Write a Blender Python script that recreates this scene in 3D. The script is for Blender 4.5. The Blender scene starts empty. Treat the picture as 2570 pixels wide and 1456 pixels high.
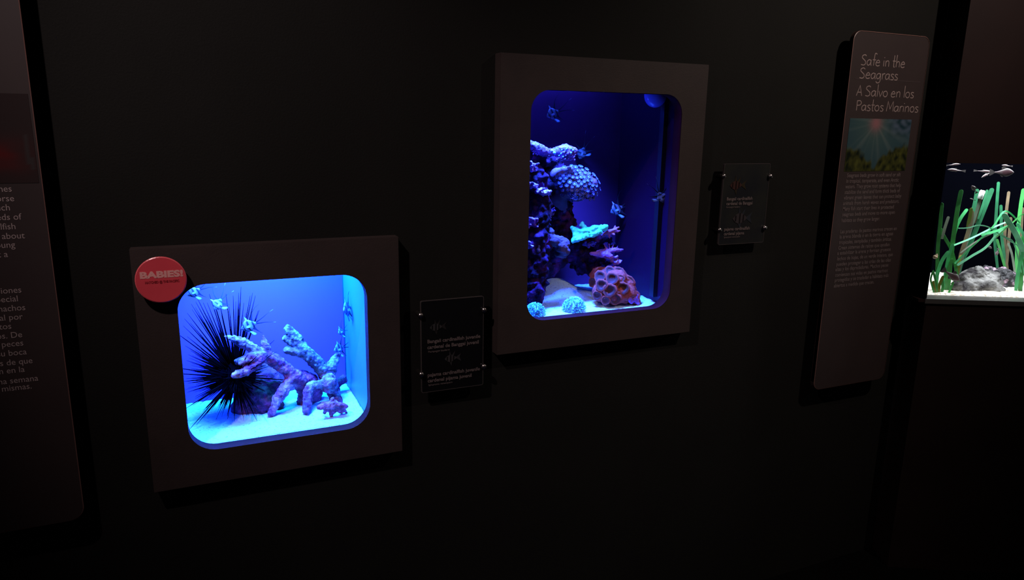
import bpy, bmesh, math, random
from mathutils import Vector, Matrix, noise
random.seed(7)
S = bpy.context.scene
COL = S.collection
R = math.radians

# ------------------------------------------------------------------ camera
FW, FH, FPX = 2570.0, 1456.0, 1818.17
CAM = Vector((0.0, -1.75, 1.6))
YAW, PITCH, ROLL = 0.42133822, -0.22518088, 0.01675512
fwd = Vector((math.sin(YAW)*math.cos(PITCH), math.cos(YAW)*math.cos(PITCH), math.sin(PITCH)))
rt0 = Vector((math.cos(YAW), -math.sin(YAW), 0)); up0 = rt0.cross(fwd)
rgt = rt0*math.cos(ROLL) + up0*math.sin(ROLL); upv = -rt0*math.sin(ROLL) + up0*math.cos(ROLL)
cd = bpy.data.cameras.new('camera'); cam = bpy.data.objects.new('camera', cd); COL.objects.link(cam)
cd.sensor_fit = 'HORIZONTAL'; cd.sensor_width = 36.0; cd.lens = FPX/FW*36.0; cd.clip_start = 0.02
M3 = Matrix((rgt, upv, -fwd)).transposed().to_4x4(); M3.translation = CAM
cam.matrix_world = M3
S.camera = cam

C3 = Vector((2.291, -0.12, 0.0)); U3 = Vector((0.8862, -0.4633, 0)); V3 = Vector((0.4633, 0.8862, 0))   # front-left corner and axes of the cabinet

# ------------------------------------------------------------------ world, exposure, room lights
S.view_settings.view_transform = 'Standard'; S.view_settings.look = 'None'
S.view_settings.exposure = 0.0; S.view_settings.gamma = 1.0; S.view_settings.use_curve_mapping = False
w = bpy.data.worlds.new('World'); S.world = w; w.use_nodes = True
w.node_tree.nodes['Background'].inputs[0].default_value = (1.0, 0.84, 0.95, 1)
w.node_tree.nodes['Background'].inputs[1].default_value = 0.010

def add_light(name, kind, loc, target, energy, color, size=0.1, size_y=None, spot=None, blend=0.6, spread=None, along=(1, 0, 0)):
    l = bpy.data.lights.new(name, kind); l.energy = energy; l.color = color
    if kind == 'AREA':
        l.shape = 'RECTANGLE'; l.size = size; l.size_y = size_y or size
        if spread: l.spread = R(spread)
    else:
        l.shadow_soft_size = size
        if spot: l.spot_size = R(spot); l.spot_blend = blend
    o = bpy.data.objects.new(name, l); COL.objects.link(o); o.location = loc
    d = Vector(target) - Vector(loc)
    z = -d.normalized(); x = (Vector(along) - z*z.dot(Vector(along))).normalized(); y = z.cross(x)
    o.rotation_euler = Matrix((x, y, z)).transposed().to_euler()
    return o

# two ceiling spots of the dark gallery
add_light('ceiling_spot', 'SPOT', (-0.78, -1.2, 2.95), (0.42, 0.0, 1.25), 98.0, (1.0, 0.80, 0.80), 0.025, spot=51, blend=1.0)
add_light('ceiling_spot', 'SPOT', (2.15, -1.35, 2.85), (1.9, 0.0, 1.62), 72.0, (1.0, 0.83, 0.74), 0.025, spot=76, blend=1.0)
# aquarium lamps (light strips hanging in the hoods), with two added for the back walls
add_light('reef_and_fill_lamp', 'AREA', (0.15, 0.075, 1.36), (0.17, 0.12, 0.85), 36.0, (0.017, 0.10, 1.0), 0.36, 0.07, spread=120)
add_light('reef_and_fill_lamp', 'AREA', (0.20, 0.235, 1.36), (0.21, 0.245, 0.85), 12.0, (0.008, 0.55, 1.0), 0.34, 0.06)  # extra cyan lamp, added to turn the top of the back wall greener
add_light('reef_and_fill_lamp', 'AREA', (0.97, 0.075, 1.82), (0.98, 0.07, 1.10), 30.0, (0.024, 0.105, 1.0), 0.24, 0.06, spread=75)
add_light('reef_and_fill_lamp', 'AREA', (1.00, 0.262, 1.82), (1.00, 0.285, 1.10), 2.2, (0.024, 0.075, 1.0), 0.34, 0.03)  # added lamp, brightens the top of the navy back wall
add_light('seagrass_lamp', 'AREA', C3+U3*.42+V3*.16+Vector((0, 0, 1.615)), C3+U3*.42+V3*.17+Vector((0, 0, 1.0)), 12.5, (1.0, 1.0, 1.0), 0.70, 0.12, along=U3)

# ------------------------------------------------------------------ pixel -> place helpers
def ray(px, py):
    return fwd + rgt*((px-FW/2)/FPX) - upv*((py-FH/2)/FPX)
def at(px, py, y):
    d = ray(px, py); return CAM + d*((y-CAM.y)/d.y)
def atz(px, py, z):
    d = ray(px, py); return CAM + d*((z-CAM.z)/d.z)
def at3(px, py, v):
    d = ray(px, py); return CAM + d*(((C3 + V3*v - CAM).dot(V3))/d.dot(V3))
def mpp(p):                      # metres per pixel at a point
    return (Vector(p)-CAM).dot(fwd)/FPX
def nd(px, py, y, r):            # node of a blob chain: radius in pixels
    p = at(px, py, y); return (p, r*mpp(p))
def nd3(px, py, v, r):
    p = at3(px, py, v); return (p, r*mpp(p))

# ------------------------------------------------------------------ materials
def mat(name, color, rough=0.6, color2=None, scale=8.0, bump=0.0, bscale=60.0, metallic=0.0, spec=0.5, detail=4.0,
        attr=None, ramp=(0.4, 0.6), coat=0.0):
    m = bpy.data.materials.new(name); m.use_nodes = True
    nt = m.node_tree; b = nt.nodes['Principled BSDF']
    b.inputs['Roughness'].default_value = rough; b.inputs['Metallic'].default_value = metallic
    b.inputs['Specular IOR Level'].default_value = spec; b.inputs['Coat Weight'].default_value = coat
    tc = nt.nodes.new('ShaderNodeTexCoord')
    if attr:
        a = nt.nodes.new('ShaderNodeAttribute'); a.attribute_name = attr
        if bump:      # mottled with a fine noise
            n = nt.nodes.new('ShaderNodeTexNoise'); n.inputs['Scale'].default_value = scale; n.inputs['Detail'].default_value = detail
            nt.links.new(tc.outputs['Object'], n.inputs['Vector'])
            cr = nt.nodes.new('ShaderNodeValToRGB'); cr.color_ramp.elements[0].position = 0.36; cr.color_ramp.elements[1].position = 0.62
            cr.color_ramp.elements[0].color = (.28, .22, .34, 1); cr.color_ramp.elements[1].color = (1, 1, 1, 1)
            mm = nt.nodes.new('ShaderNodeMix'); mm.data_type = 'RGBA'; mm.blend_type = 'MULTIPLY'; mm.inputs['Factor'].default_value = 1.0
            nt.links.new(n.outputs['Fac'], cr.inputs['Fac']); nt.links.new(a.outputs['Color'], mm.inputs['A']); nt.links.new(cr.outputs['Color'], mm.inputs['B'])
            nt.links.new(mm.outputs['Result'], b.inputs['Base Color'])
        else: nt.links.new(a.outputs['Color'], b.inputs['Base Color'])
    else:
        n = nt.nodes.new('ShaderNodeTexNoise'); n.inputs['Scale'].default_value = scale; n.inputs['Detail'].default_value = detail
        nt.links.new(tc.outputs['Object'], n.inputs['Vector'])
        cr = nt.nodes.new('ShaderNodeValToRGB')
        cr.color_ramp.elements[0].position = ramp[0]; cr.color_ramp.elements[1].position = ramp[1]
        c2 = color2 or tuple(c*0.85 for c in color)
        cr.color_ramp.elements[0].color = (*c2, 1); cr.color_ramp.elements[1].color = (*color, 1)
        nt.links.new(n.outputs['Fac'], cr.inputs['Fac']); nt.links.new(cr.outputs['Color'], b.inputs['Base Color'])
    if bump:
        n2 = nt.nodes.new('ShaderNodeTexNoise'); n2.inputs['Scale'].default_value = bscale; n2.inputs['Detail'].default_value = 5
        nt.links.new(tc.outputs['Object'], n2.inputs['Vector'])
        bp = nt.nodes.new('ShaderNodeBump'); bp.inputs['Strength'].default_value = bump; bp.inputs['Distance'].default_value = 0.004
        nt.links.new(n2.outputs['Fac'], bp.inputs['Height']); nt.links.new(bp.outputs['Normal'], b.inputs['Normal'])
    return m

def glass_mat(name, tint=(0.98, 0.99, 1.0), refl=1.0):
    m = bpy.data.materials.new(name); m.use_nodes = True; nt = m.node_tree; nt.nodes.clear()
    out = nt.nodes.new('ShaderNodeOutputMaterial'); t = nt.nodes.new('ShaderNodeBsdfTransparent'); g = nt.nodes.new('ShaderNodeBsdfGlossy')
    mx = nt.nodes.new('ShaderNodeMixShader'); lw = nt.nodes.new('ShaderNodeFresnel'); lw.inputs['IOR'].default_value = 1.3
    g.inputs['Roughness'].default_value = 0.03; t.inputs['Color'].default_value = (*tint, 1)
    ge = nt.nodes.new('ShaderNodeNewGeometry'); sb = nt.nodes.new('ShaderNodeMath'); sb.operation = 'SUBTRACT'; sb.inputs[0].default_value = 1.0
    ml = nt.nodes.new('ShaderNodeMath'); ml.operation = 'MULTIPLY'; nt.links.new(ge.outputs['Backfacing'], sb.inputs[1])
    nt.links.new(lw.outputs[0], ml.inputs[0]); nt.links.new(sb.outputs[0], ml.inputs[1]); nt.links.new(ml.outputs[0], mx.inputs[0]); nt.links.new(t.outputs[0], mx.inputs[1]); nt.links.new(g.outputs[0], mx.inputs[2])
    nt.links.new(mx.outputs[0], out.inputs['Surface'])
    return m
def water_mat(name, color, density):
    m = bpy.data.materials.new(name); m.use_nodes = True; nt = m.node_tree; nt.nodes.clear()
    out = nt.nodes.new('ShaderNodeOutputMaterial'); t = nt.nodes.new('ShaderNodeBsdfTransparent'); t.inputs['Color'].default_value = (1, 1, 1, 1)
    v = nt.nodes.new('ShaderNodeVolumeAbsorption'); v.inputs['Color'].default_value = (*color, 1); v.inputs['Density'].default_value = density
    nt.links.new(t.outputs[0], out.inputs['Surface']); nt.links.new(v.outputs[0], out.inputs['Volume'])
    return m

MT = {}
MT['wall'] = mat('dark_paint', (0.0085, 0.0082, 0.0071), 0.8, (0.0074, 0.0072, 0.0062), 3.0, 0.15, 220, spec=0.15)
MT['floor'] = mat('dark_carpet', (0.004, 0.0038, 0.004), 0.95, (0.003, 0.003, 0.003), 60, 0.4, 400, spec=0.0)
MT['frame'] = mat('brown_frame', (0.036, 0.0245, 0.0225), 0.6, (0.032, 0.022, 0.0205), 12, 0.1, 300, spec=0.3)
MT['lip'] = mat('frame_edge', (0.050, 0.007, 0.008), 0.7, (0.045, 0.006, 0.007), 20, spec=0.1)
MT['panel'] = mat('sign_board', (0.034, 0.0225, 0.0215), 0.5, (0.031, 0.0205, 0.020), 6)
MT['panel_edge'] = mat('sign_board_edge', (0.20, 0.10, 0.085), 0.4, (0.18, 0.09, 0.075), 6)  # lighter warm tone paints the highlight along the sign's edge
MT['ink'] = mat('pale_lettering', (0.27, 0.20, 0.185), 0.7, (0.25, 0.185, 0.17), 30)
MT['ink2'] = mat('grey_lettering', (0.13, 0.098, 0.095), 0.7, (0.12, 0.09, 0.088), 30)
MT['ink3'] = mat('light_lettering', (0.36, 0.28, 0.27), 0.7, (0.33, 0.26, 0.25), 30)
MT['rule'] = mat('thin_rule', (0.06, 0.04, 0.04), 0.7)
MT['acrylic'] = mat('dark_acrylic', (0.006, 0.006, 0.007), 0.15, (0.005, 0.005, 0.006), 10, spec=0.3)
MT['acrylic2'] = mat('printed_acrylic', (0.020, 0.021, 0.019), 0.25, (0.014, 0.015, 0.018), 9, spec=0.3)
MT['acrylic_edge'] = mat('acrylic_edge', (0.06, 0.05, 0.05), 0.25, (0.05, 0.042, 0.042), 10)  # paler than the plate: light caught by the edges put into colour
MT['steel'] = mat('brushed_steel', (0.75, 0.68, 0.66), 0.24, (0.68, 0.62, 0.6), 60, metallic=1.0)
MT['badge'] = mat('red_badge', (0.72, 0.062, 0.085), 0.4, (0.67, 0.055, 0.078), 12)
MT['badge_rim'] = mat('badge_rim', (0.85, 0.12, 0.14), 0.3, (0.8, 0.11, 0.13), 12)
MT['badge_white'] = mat('badge_white', (0.80, 0.36, 0.33), 0.5, (0.76, 0.33, 0.31), 30)
MT['badge_dark'] = mat('badge_dark', (0.30, 0.015, 0.025), 0.5, (0.26, 0.013, 0.02), 30)
MT['tank_blue'] = mat('pale_blue_back', (0.24, 0.066, 0.66), 0.7, (0.235, 0.064, 0.65), 4, spec=0.1)
MT['tank_navy'] = mat('navy_back', (0.12, 0.020, 0.075), 0.6, (0.10, 0.016, 0.064), 3, spec=0.1)
MT['tank_side'] = mat('side_glass_reflection', (0.06, 0.15, 0.55), 0.5, (0.058, 0.145, 0.54), 4, spec=0.2)  # reflections in the side glass put in as an even cyan-blue colour
MT['tank_dark'] = mat('shaded_side_glass', (0.016, 0.003, 0.018), 0.5, (0.014, 0.0025, 0.016), 4, spec=0.1)  # darker copy of the navy wall, weaker light put into its colour
MT['tank_black'] = mat('black_back', (0.0008, 0.0009, 0.002), 0.8, (0.0007, 0.0008, 0.0017), 3, spec=0.0)
MT['seam'] = mat('silicone_seam', (0.03, 0.04, 0.10), 0.5)
MT['sand'] = mat('pale_sand', (0.60, 0.78, 0.78), 0.9, (0.33, 0.38, 0.44), 150, 0.8, 420, ramp=(0.30, 0.43))
MT['sand3'] = mat('shell_sand', (0.95, 0.90, 0.80), 0.9, (0.55, 0.45, 0.33), 110, 0.6, 300, ramp=(0.35, 0.5))
MT['cabinet'] = mat('cabinet_brown', (0.0145, 0.0058, 0.0053), 0.6, (0.0125, 0.005, 0.0046), 5, spec=0.15)
MT['cab_low'] = mat('cabinet_base', (0.014, 0.0080, 0.0072), 0.6, (0.012, 0.0070, 0.0062), 5, spec=0.15)
MT['ledge'] = mat('ledge_grey', (0.048, 0.047, 0.046), 0.4, (0.044, 0.043, 0.042), 20)
MT['urchin'] = mat('urchin_black', (0.0015, 0.0008, 0.0018), 0.8, (0.001, 0.0006, 0.0012), 40, spec=0.015)
MT['coral_mauve'] = mat('dead_coral_mauve', (1, 1, 1), 0.9, None, 55, 1.0, 190, attr='Col', spec=0.1)
MT['coral_cream'] = mat('dead_coral_cream', (1, 1, 1), 0.9, None, 55, 1.0, 190, attr='Col', spec=0.1)
MT['coral_dark'] = mat('dark_rubble', (0.22, 0.024, 0.085), 0.9, (0.05, 0.005, 0.022), 45, 1.0, 170)
MT['live_rock'] = mat('live_rock', (0.07, 0.010, 0.055), 0.9, (0.008, 0.0015, 0.009), 34, 1.0, 120, ramp=(0.45, 0.70), spec=0.1)
MT['violet'] = mat('violet_coral', (0.17, 0.040, 0.20), 0.6, (0.07, 0.014, 0.10), 70, 0.6, 200)
MT['violet_white'] = mat('pale_violet_tips', (0.42, 0.17, 0.45), 0.4, (0.14, 0.04, 0.20), 120, 0.5, 250)
MT['cyan_polyp'] = mat('cyan_polyp', (0.25, 1.0, 0.95), 0.3, (0.20, 0.55, 0.8), 160)
MT['flower_stalk'] = mat('flowerpot_stalk', (0.15, 0.050, 0.10), 0.7, (0.11, 0.036, 0.08), 60)
MT['flower_disc'] = mat('flowerpot_disc', (0.13, 0.13, 0.34), 0.5, (0.09, 0.065, 0.2), 90)
MT['leather'] = mat('leather_coral', (0.085, 0.030, 0.045), 0.85, (0.055, 0.019, 0.03), 50, 0.4, 200)
MT['cyan_plate'] = mat('cyan_plate_coral', (0.10, 1.0, 0.70), 0.6, (0.07, 0.9, 0.6), 60, 0.5, 180)
MT['pink'] = mat('pink_coral', (0.38, 0.085, 0.16), 0.6, (0.25, 0.05, 0.12), 60, 0.4, 200)
MT['lilac'] = mat('lilac_coral', (0.30, 0.075, 0.28), 0.6, (0.18, 0.042, 0.20), 40, 0.4, 160)
MT['brain'] = mat('cup_coral_brown', (0.40, 0.048, 0.019), 0.8, (0.26, 0.030, 0.014), 45, 0.6, 160)
MT['brain_rim'] = mat('cup_coral_rim', (0.42, 0.052, 0.016), 0.8, (0.30, 0.036, 0.012), 70, 0.5, 200)
MT['brain_dark'] = mat('cup_coral_mouth', (0.07, 0.009, 0.004), 0.8, (0.05, 0.007, 0.003), 70)
MT['dome'] = mat('fuzzy_cyan_coral', (0.22, 0.62, 0.6), 0.55, (0.12, 0.24, 0.36), 90, 0.6, 220)
MT['tentacle'] = mat('cyan_tentacle', (0.30, 0.95, 0.85), 0.4, (0.15, 0.45, 0.55), 60)
MT['pump'] = mat('pump_plastic', (0.24, 0.15, 0.50), 0.12, (0.2, 0.13, 0.45), 10, coat=0.6)
MT['pipe'] = mat('pipe_black', (0.004, 0.003, 0.008), 0.5)
MT['fish'] = mat('fish_skin', (1, 1, 1), 0.4, attr='Col')
MT['print'] = mat('printed_picture', (1, 1, 1), 0.6, attr='Col', spec=0.1)
MT['rock'] = mat('grey_rock', (0.30, 0.295, 0.29), 0.9, (0.030, 0.027, 0.030), 15, 1.0, 140, ramp=(0.38, 0.56), detail=10, spec=0.1)
MT['rock_dark'] = mat('dark_pink_rock', (0.62, 0.40, 0.55), 0.6, (0.020, 0.018, 0.024), 30, 1.0, 130, ramp=(0.53, 0.64), detail=6)
def grass(n, c): MT[n] = mat('seagrass_'+n, c, 0.45, tuple(k*0.7 for k in c), 20)
grass('g_mid', (0.07, 0.42, 0.10)); grass('g_bright', (0.10, 0.72, 0.26)); grass('g_dark', (0.03, 0.22, 0.10))
grass('g_mint', (0.24, 0.85, 0.50)); grass('g_grey', (0.20, 0.26, 0.20)); grass('g_brown', (0.20, 0.15, 0.09)); grass('g_olive', (0.20, 0.24, 0.03))
MT['white'] = mat('white_tip', (0.95, 1.0, 1.0), 0.4, (0.9, 0.95, 0.95), 20)
MT['tan'] = mat('tan_shell', (0.40, 0.30, 0.18), 0.6, (0.2, 0.14, 0.08), 80)
MT['glass'] = glass_mat('clear_glass')
MT['water'] = water_mat('tank_water', (0.62, 0.86, 1.0), 0.35)

# ------------------------------------------------------------------ object helpers
def tag(o, label=None, cat=None, group=None, kind=None):
    if label: o['label'] = label
    if cat: o['category'] = cat
    if group: o['group'] = group
    if kind: o['kind'] = kind
    return o
def thing(name, label, cat, loc, group=None):
    o = bpy.data.objects.new(name, None); COL.objects.link(o); o.location = loc; o.empty_display_size = 0.03
    bpy_update(o)
    return tag(o, label, cat, group)
def bpy_update(o):
    o.matrix_world = Matrix.LocRotScale(o.location, o.rotation_euler, o.scale)
def link(name, me, m, parent=None, origin=None, smooth=True, local=False):
    """one mesh object; vertices are given in world space unless local."""
    if m is not None:
        me.materials.clear()
        for k in (m if isinstance(m, (list, tuple)) else [m]): me.materials.append(k)
    if smooth: me.polygons.foreach_set('use_smooth', [True]*len(me.polygons))
    o = bpy.data.objects.new(name, me); COL.objects.link(o)
    me.name = name
    if parent is not None:
        o.parent = parent
        if not local:
            w = parent_world(parent); me.transform(w.inverted())
    elif origin is not None:
        me.transform(Matrix.Translation(-Vector(origin))); o.location = origin
    return o
def parent_world(p):
    mw = Matrix.LocRotScale(p.location, p.rotation_euler if p.rotation_mode != 'QUATERNION' else p.rotation_quaternion, p.scale)
    return parent_world(p.parent) @ mw if p.parent else mw
def copy_tree(o, parent=None):
    c = o.copy(); COL.objects.link(c); c.parent = parent
    for ch in [x for x in COL.objects if x.parent == o]: copy_tree(ch, c)
    return c

class MB:
    def __init__(s): s.v = []; s.f = []; s.mi = []; s.col = []; s.cur = 0; s.c = (1, 1, 1)
    def add(s, vs, fs):
        b = len(s.v); s.v += [tuple(x) for x in vs]; s.f += [tuple(i+b for i in f) for f in fs]; s.mi += [s.cur]*len(fs); s.col += [s.c]*len(vs)
    def box(s, a, b):
        x0, y0, z0 = a; x1, y1, z1 = b
        s.add([(x0,y0,z0),(x1,y0,z0),(x1,y1,z0),(x0,y1,z0),(x0,y0,z1),(x1,y0,z1),(x1,y1,z1),(x0,y1,z1)],
              [(0,3,2,1),(4,5,6,7),(0,1,5,4),(1,2,6,5),(2,3,7,6),(3,0,4,7)])
    def box3(s, u0, v0, z0, u1, v1, z1):
        P = lambda u, v, z: C3 + U3*u + V3*v + Vector((0, 0, z))
        s.add([P(u0,v0,z0),P(u1,v0,z0),P(u1,v1,z0),P(u0,v1,z0),P(u0,v0,z1),P(u1,v0,z1),P(u1,v1,z1),P(u0,v1,z1)],
              [(0,3,2,1),(4,5,6,7),(0,1,5,4),(1,2,6,5),(2,3,7,6),(3,0,4,7)])
    def prism(s, pts, dirv):
        n = len(pts); d = Vector(dirv)
        s.add([Vector(p) for p in pts] + [Vector(p)+d for p in pts],
              [tuple(range(n)), tuple(range(2*n-1, n-1, -1))] + [(i, i+n, (i+1) % n+n, (i+1) % n) for i in range(n)])
    def ball(s, c, r, seg=12, rings=8, sc=(1, 1, 1)):
        c = Vector(c); vs = [c+Vector((0, 0, r*sc[2]))]
        for i in range(1, rings):
            t = math.pi*i/rings
            for j in range(seg):
                a = 2*math.pi*j/seg; vs.append(c+Vector((r*sc[0]*math.sin(t)*math.cos(a), r*sc[1]*math.sin(t)*math.sin(a), r*sc[2]*math.cos(t))))
        vs.append(c-Vector((0, 0, r*sc[2]))); fs = []
        for j in range(seg): fs.append((0, 1+j, 1+(j+1) % seg))
        for i in range(rings-2):
            for j in range(seg):
                a = 1+i*seg; fs.append((a+j, a+seg+j, a+seg+(j+1) % seg, a+(j+1) % seg))
        L = len(vs)-1; a = 1+(rings-2)*seg
        for j in range(seg): fs.append((L, a+(j+1) % seg, a+j))
        s.add(vs, fs)
    def tube(s, pts, rads, seg=10, cap=True):
        pts = [Vector(p) for p in pts]; n = len(pts); vs = []; fs = []
        ref = None
        for i, p in enumerate(pts):
            t = (pts[min(i+1, n-1)]-pts[max(i-1, 0)]).normalized()
            if ref is None: ref = t.orthogonal().normalized()
            ref = (ref - t*ref.dot(t)).normalized() if (ref - t*ref.dot(t)).length > 1e-6 else t.orthogonal().normalized()
            b = t.cross(ref)
            for j in range(seg):
                a = 2*math.pi*j/seg; vs.append(p + (ref*math.cos(a)+b*math.sin(a))*rads[i])
        for i in range(n-1):
            for j in range(seg):
                fs.append((i*seg+j, i*seg+(j+1) % seg, (i+1)*seg+(j+1) % seg, (i+1)*seg+j))
        if cap: fs.append(tuple(range(seg-1, -1, -1))); fs.append(tuple((n-1)*seg+j for j in range(seg)))
        s.add(vs, fs)
    def mesh(s, name):
        me = bpy.data.meshes.new(name); me.from_pydata(s.v, [], s.f); me.validate(); 
        if any(s.mi) and len(me.polygons) == len(s.mi): me.polygons.foreach_set('material_index', s.mi)
        if any(c != (1, 1, 1) for c in s.col):
            at_ = me.color_attributes.new('Col', 'FLOAT_COLOR', 'POINT')
            at_.data.foreach_set('color', [x for c in s.col for x in (*c, 1.0)])
        me.update(); return me
    def build(s, name, m, parent=None, origin=None, smooth=False, local=False):
        return link(name, s.mesh(name), m, parent, origin, smooth, local)

def catmull(pts, n=6):
    P = [Vector(p) for p in pts]; out = []
    for i in range(len(P)-1):
        p0 = P[max(i-1, 0)]; p1 = P[i]; p2 = P[i+1]; p3 = P[min(i+2, len(P)-1)]
        for k in range(n):
            t = k/n; out.append(0.5*((2*p1)+(p2-p0)*t+(2*p0-5*p1+4*p2-p3)*t*t+(3*p1-p0-3*p2+p3)*t*t*t))
    out.append(P[-1]); return out

def blob(name, chains, m, parent=None, origin=None, voxel=0.003, amp=0.003, scl=60.0, amp2=0.0, scl2=20.0, cellular=0.0, cscl=70.0, extra=None, colfn=None):
    """chains of (point, radius) merged into one continuous knobbly body."""
    mb = MB()
    for ch in chains:
        if len(ch) == 1: mb.ball(ch[0][0], ch[0][1], 14, 9)
        else:
            for (p, r), (q, t) in zip(ch, ch[1:]):
                mb.tube([p, q], [r, t], 12)
            for p, r in ch: mb.ball(p, r, 12, 8)
    if extra: extra(mb)
    me = mb.mesh('tmp'); o = bpy.data.objects.new('tmp', me); COL.objects.link(o)
    md = o.modifiers.new('r', 'REMESH'); md.mode = 'VOXEL'; md.voxel_size = voxel
    sm = o.modifiers.new('s', 'SMOOTH'); sm.iterations = 3; sm.factor = 0.5
    dg = bpy.context.evaluated_depsgraph_get()
    nm = bpy.data.meshes.new_from_object(o.evaluated_get(dg))
    bpy.data.objects.remove(o); bpy.data.meshes.remove(me)
    co = [v.co.copy() for v in nm.vertices]; no = [v.normal.copy() for v in nm.vertices]
    off = Vector((random.random()*9, random.random()*9, random.random()*9))
    for v, c, n in zip(nm.vertices, co, no):
        d = amp*noise.fractal(c*scl+off, 0.9, 2.0, 3)
        if amp2: d += amp2*noise.noise(c*scl2+off)
        if cellular: d += cellular*(0.5-noise.cell(c*cscl+off)) if False else cellular*(0.45-noise.voronoi(c*cscl+off)[0][0])
        v.co = c+n*d
    nm.update()
    if colfn:
        ca = nm.color_attributes.new('Col', 'FLOAT_COLOR', 'POINT'); ca.data.foreach_set('color', [x for c in co for x in (*colfn(c), 1.0)])
    return link(name, nm, m, parent, origin)

def text_mesh(lines, target=None):
    """lines: (string, x, z, size, y, align, xscale[, bold]) -> one mesh facing -y"""
    allb = bmesh.new()
    for L in lines:
        st, x, z, size, y, al, xs = L[:7]; bold = L[7] if len(L) > 7 else 0.0
        cu = bpy.data.curves.new('t', 'FONT'); cu.body = st; cu.size = size; cu.align_x = al; cu.resolution_u = 3; cu.offset = bold
        cu.extrude = 0.00012
        o = bpy.data.objects.new('t', cu); COL.objects.link(o)
        dg = bpy.context.evaluated_depsgraph_get()
        me = bpy.data.meshes.new_from_object(o.evaluated_get(dg))
        bpy.data.objects.remove(o); bpy.data.curves.remove(cu)
        if xs < 0:   # fit to a width of -xs metres
            wd = max(v.co.x for v in me.vertices)-min(v.co.x for v in me.vertices); xs = -xs/wd
        me.transform(Matrix.Translation((x, y, z)) @ Matrix.Rotation(R(90), 4, 'X') @ Matrix.Diagonal((xs, 1, 1, 1)))
        allb.from_mesh(me); bpy.data.meshes.remove(me)
    me = bpy.data.meshes.new('text'); allb.to_mesh(me); allb.free(); return me

def rrect(x0, x1, z0, z1, r, n=8):
    pts = []
    for cx, cz, a0 in ((x1-r, z1-r, 0), (x0+r, z1-r, 90), (x0+r, z0+r, 180), (x1-r, z0+r, 270)):
        for k in range(n+1):
            a = R(a0+90*k/n); pts.append((cx+r*math.cos(a), cz+r*math.sin(a)))
    return pts

# ------------------------------------------------------------------ setting
def struct(o): o['kind'] = 'structure'; return o
HOLES = [(-0.078, 0.398, 0.812, 1.262), (0.793, 1.300, 1.052, 1.708)]
mb = MB()
xs = sorted({-2.2, 2.352, *[h[0] for h in HOLES], *[h[1] for h in HOLES]}); zs = sorted({0.0, 3.1, *[h[2] for h in HOLES], *[h[3] for h in HOLES]})
for i in range(len(xs)-1):
    for j in range(len(zs)-1):
        cx = (xs[i]+xs[i+1])/2; cz = (zs[j]+zs[j+1])/2
        if any(h[0] < cx < h[1] and h[2] < cz < h[3] for h in HOLES): continue
        mb.box((xs[i], 0, zs[j]), (xs[i+1], 0.009, zs[j+1]))
me = mb.mesh('wall_back'); bm = bmesh.new(); bm.from_mesh(me); bmesh.ops.remove_doubles(bm, verts=bm.verts, dist=1e-5); bm.to_mesh(me); bm.free()
struct(link('wall_back', me, MT['wall'], smooth=False))
mb = MB(); mb.box((-2.2, -3.2, -0.02), (3.6, 0.6, 0.0)); struct(mb.build('floor', MT['floor']))
mb = MB(); mb.box((-2.2, -3.2, 3.1), (3.6, 0.6, 3.12)); struct(mb.build('ceiling', MT['wall']))

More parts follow.
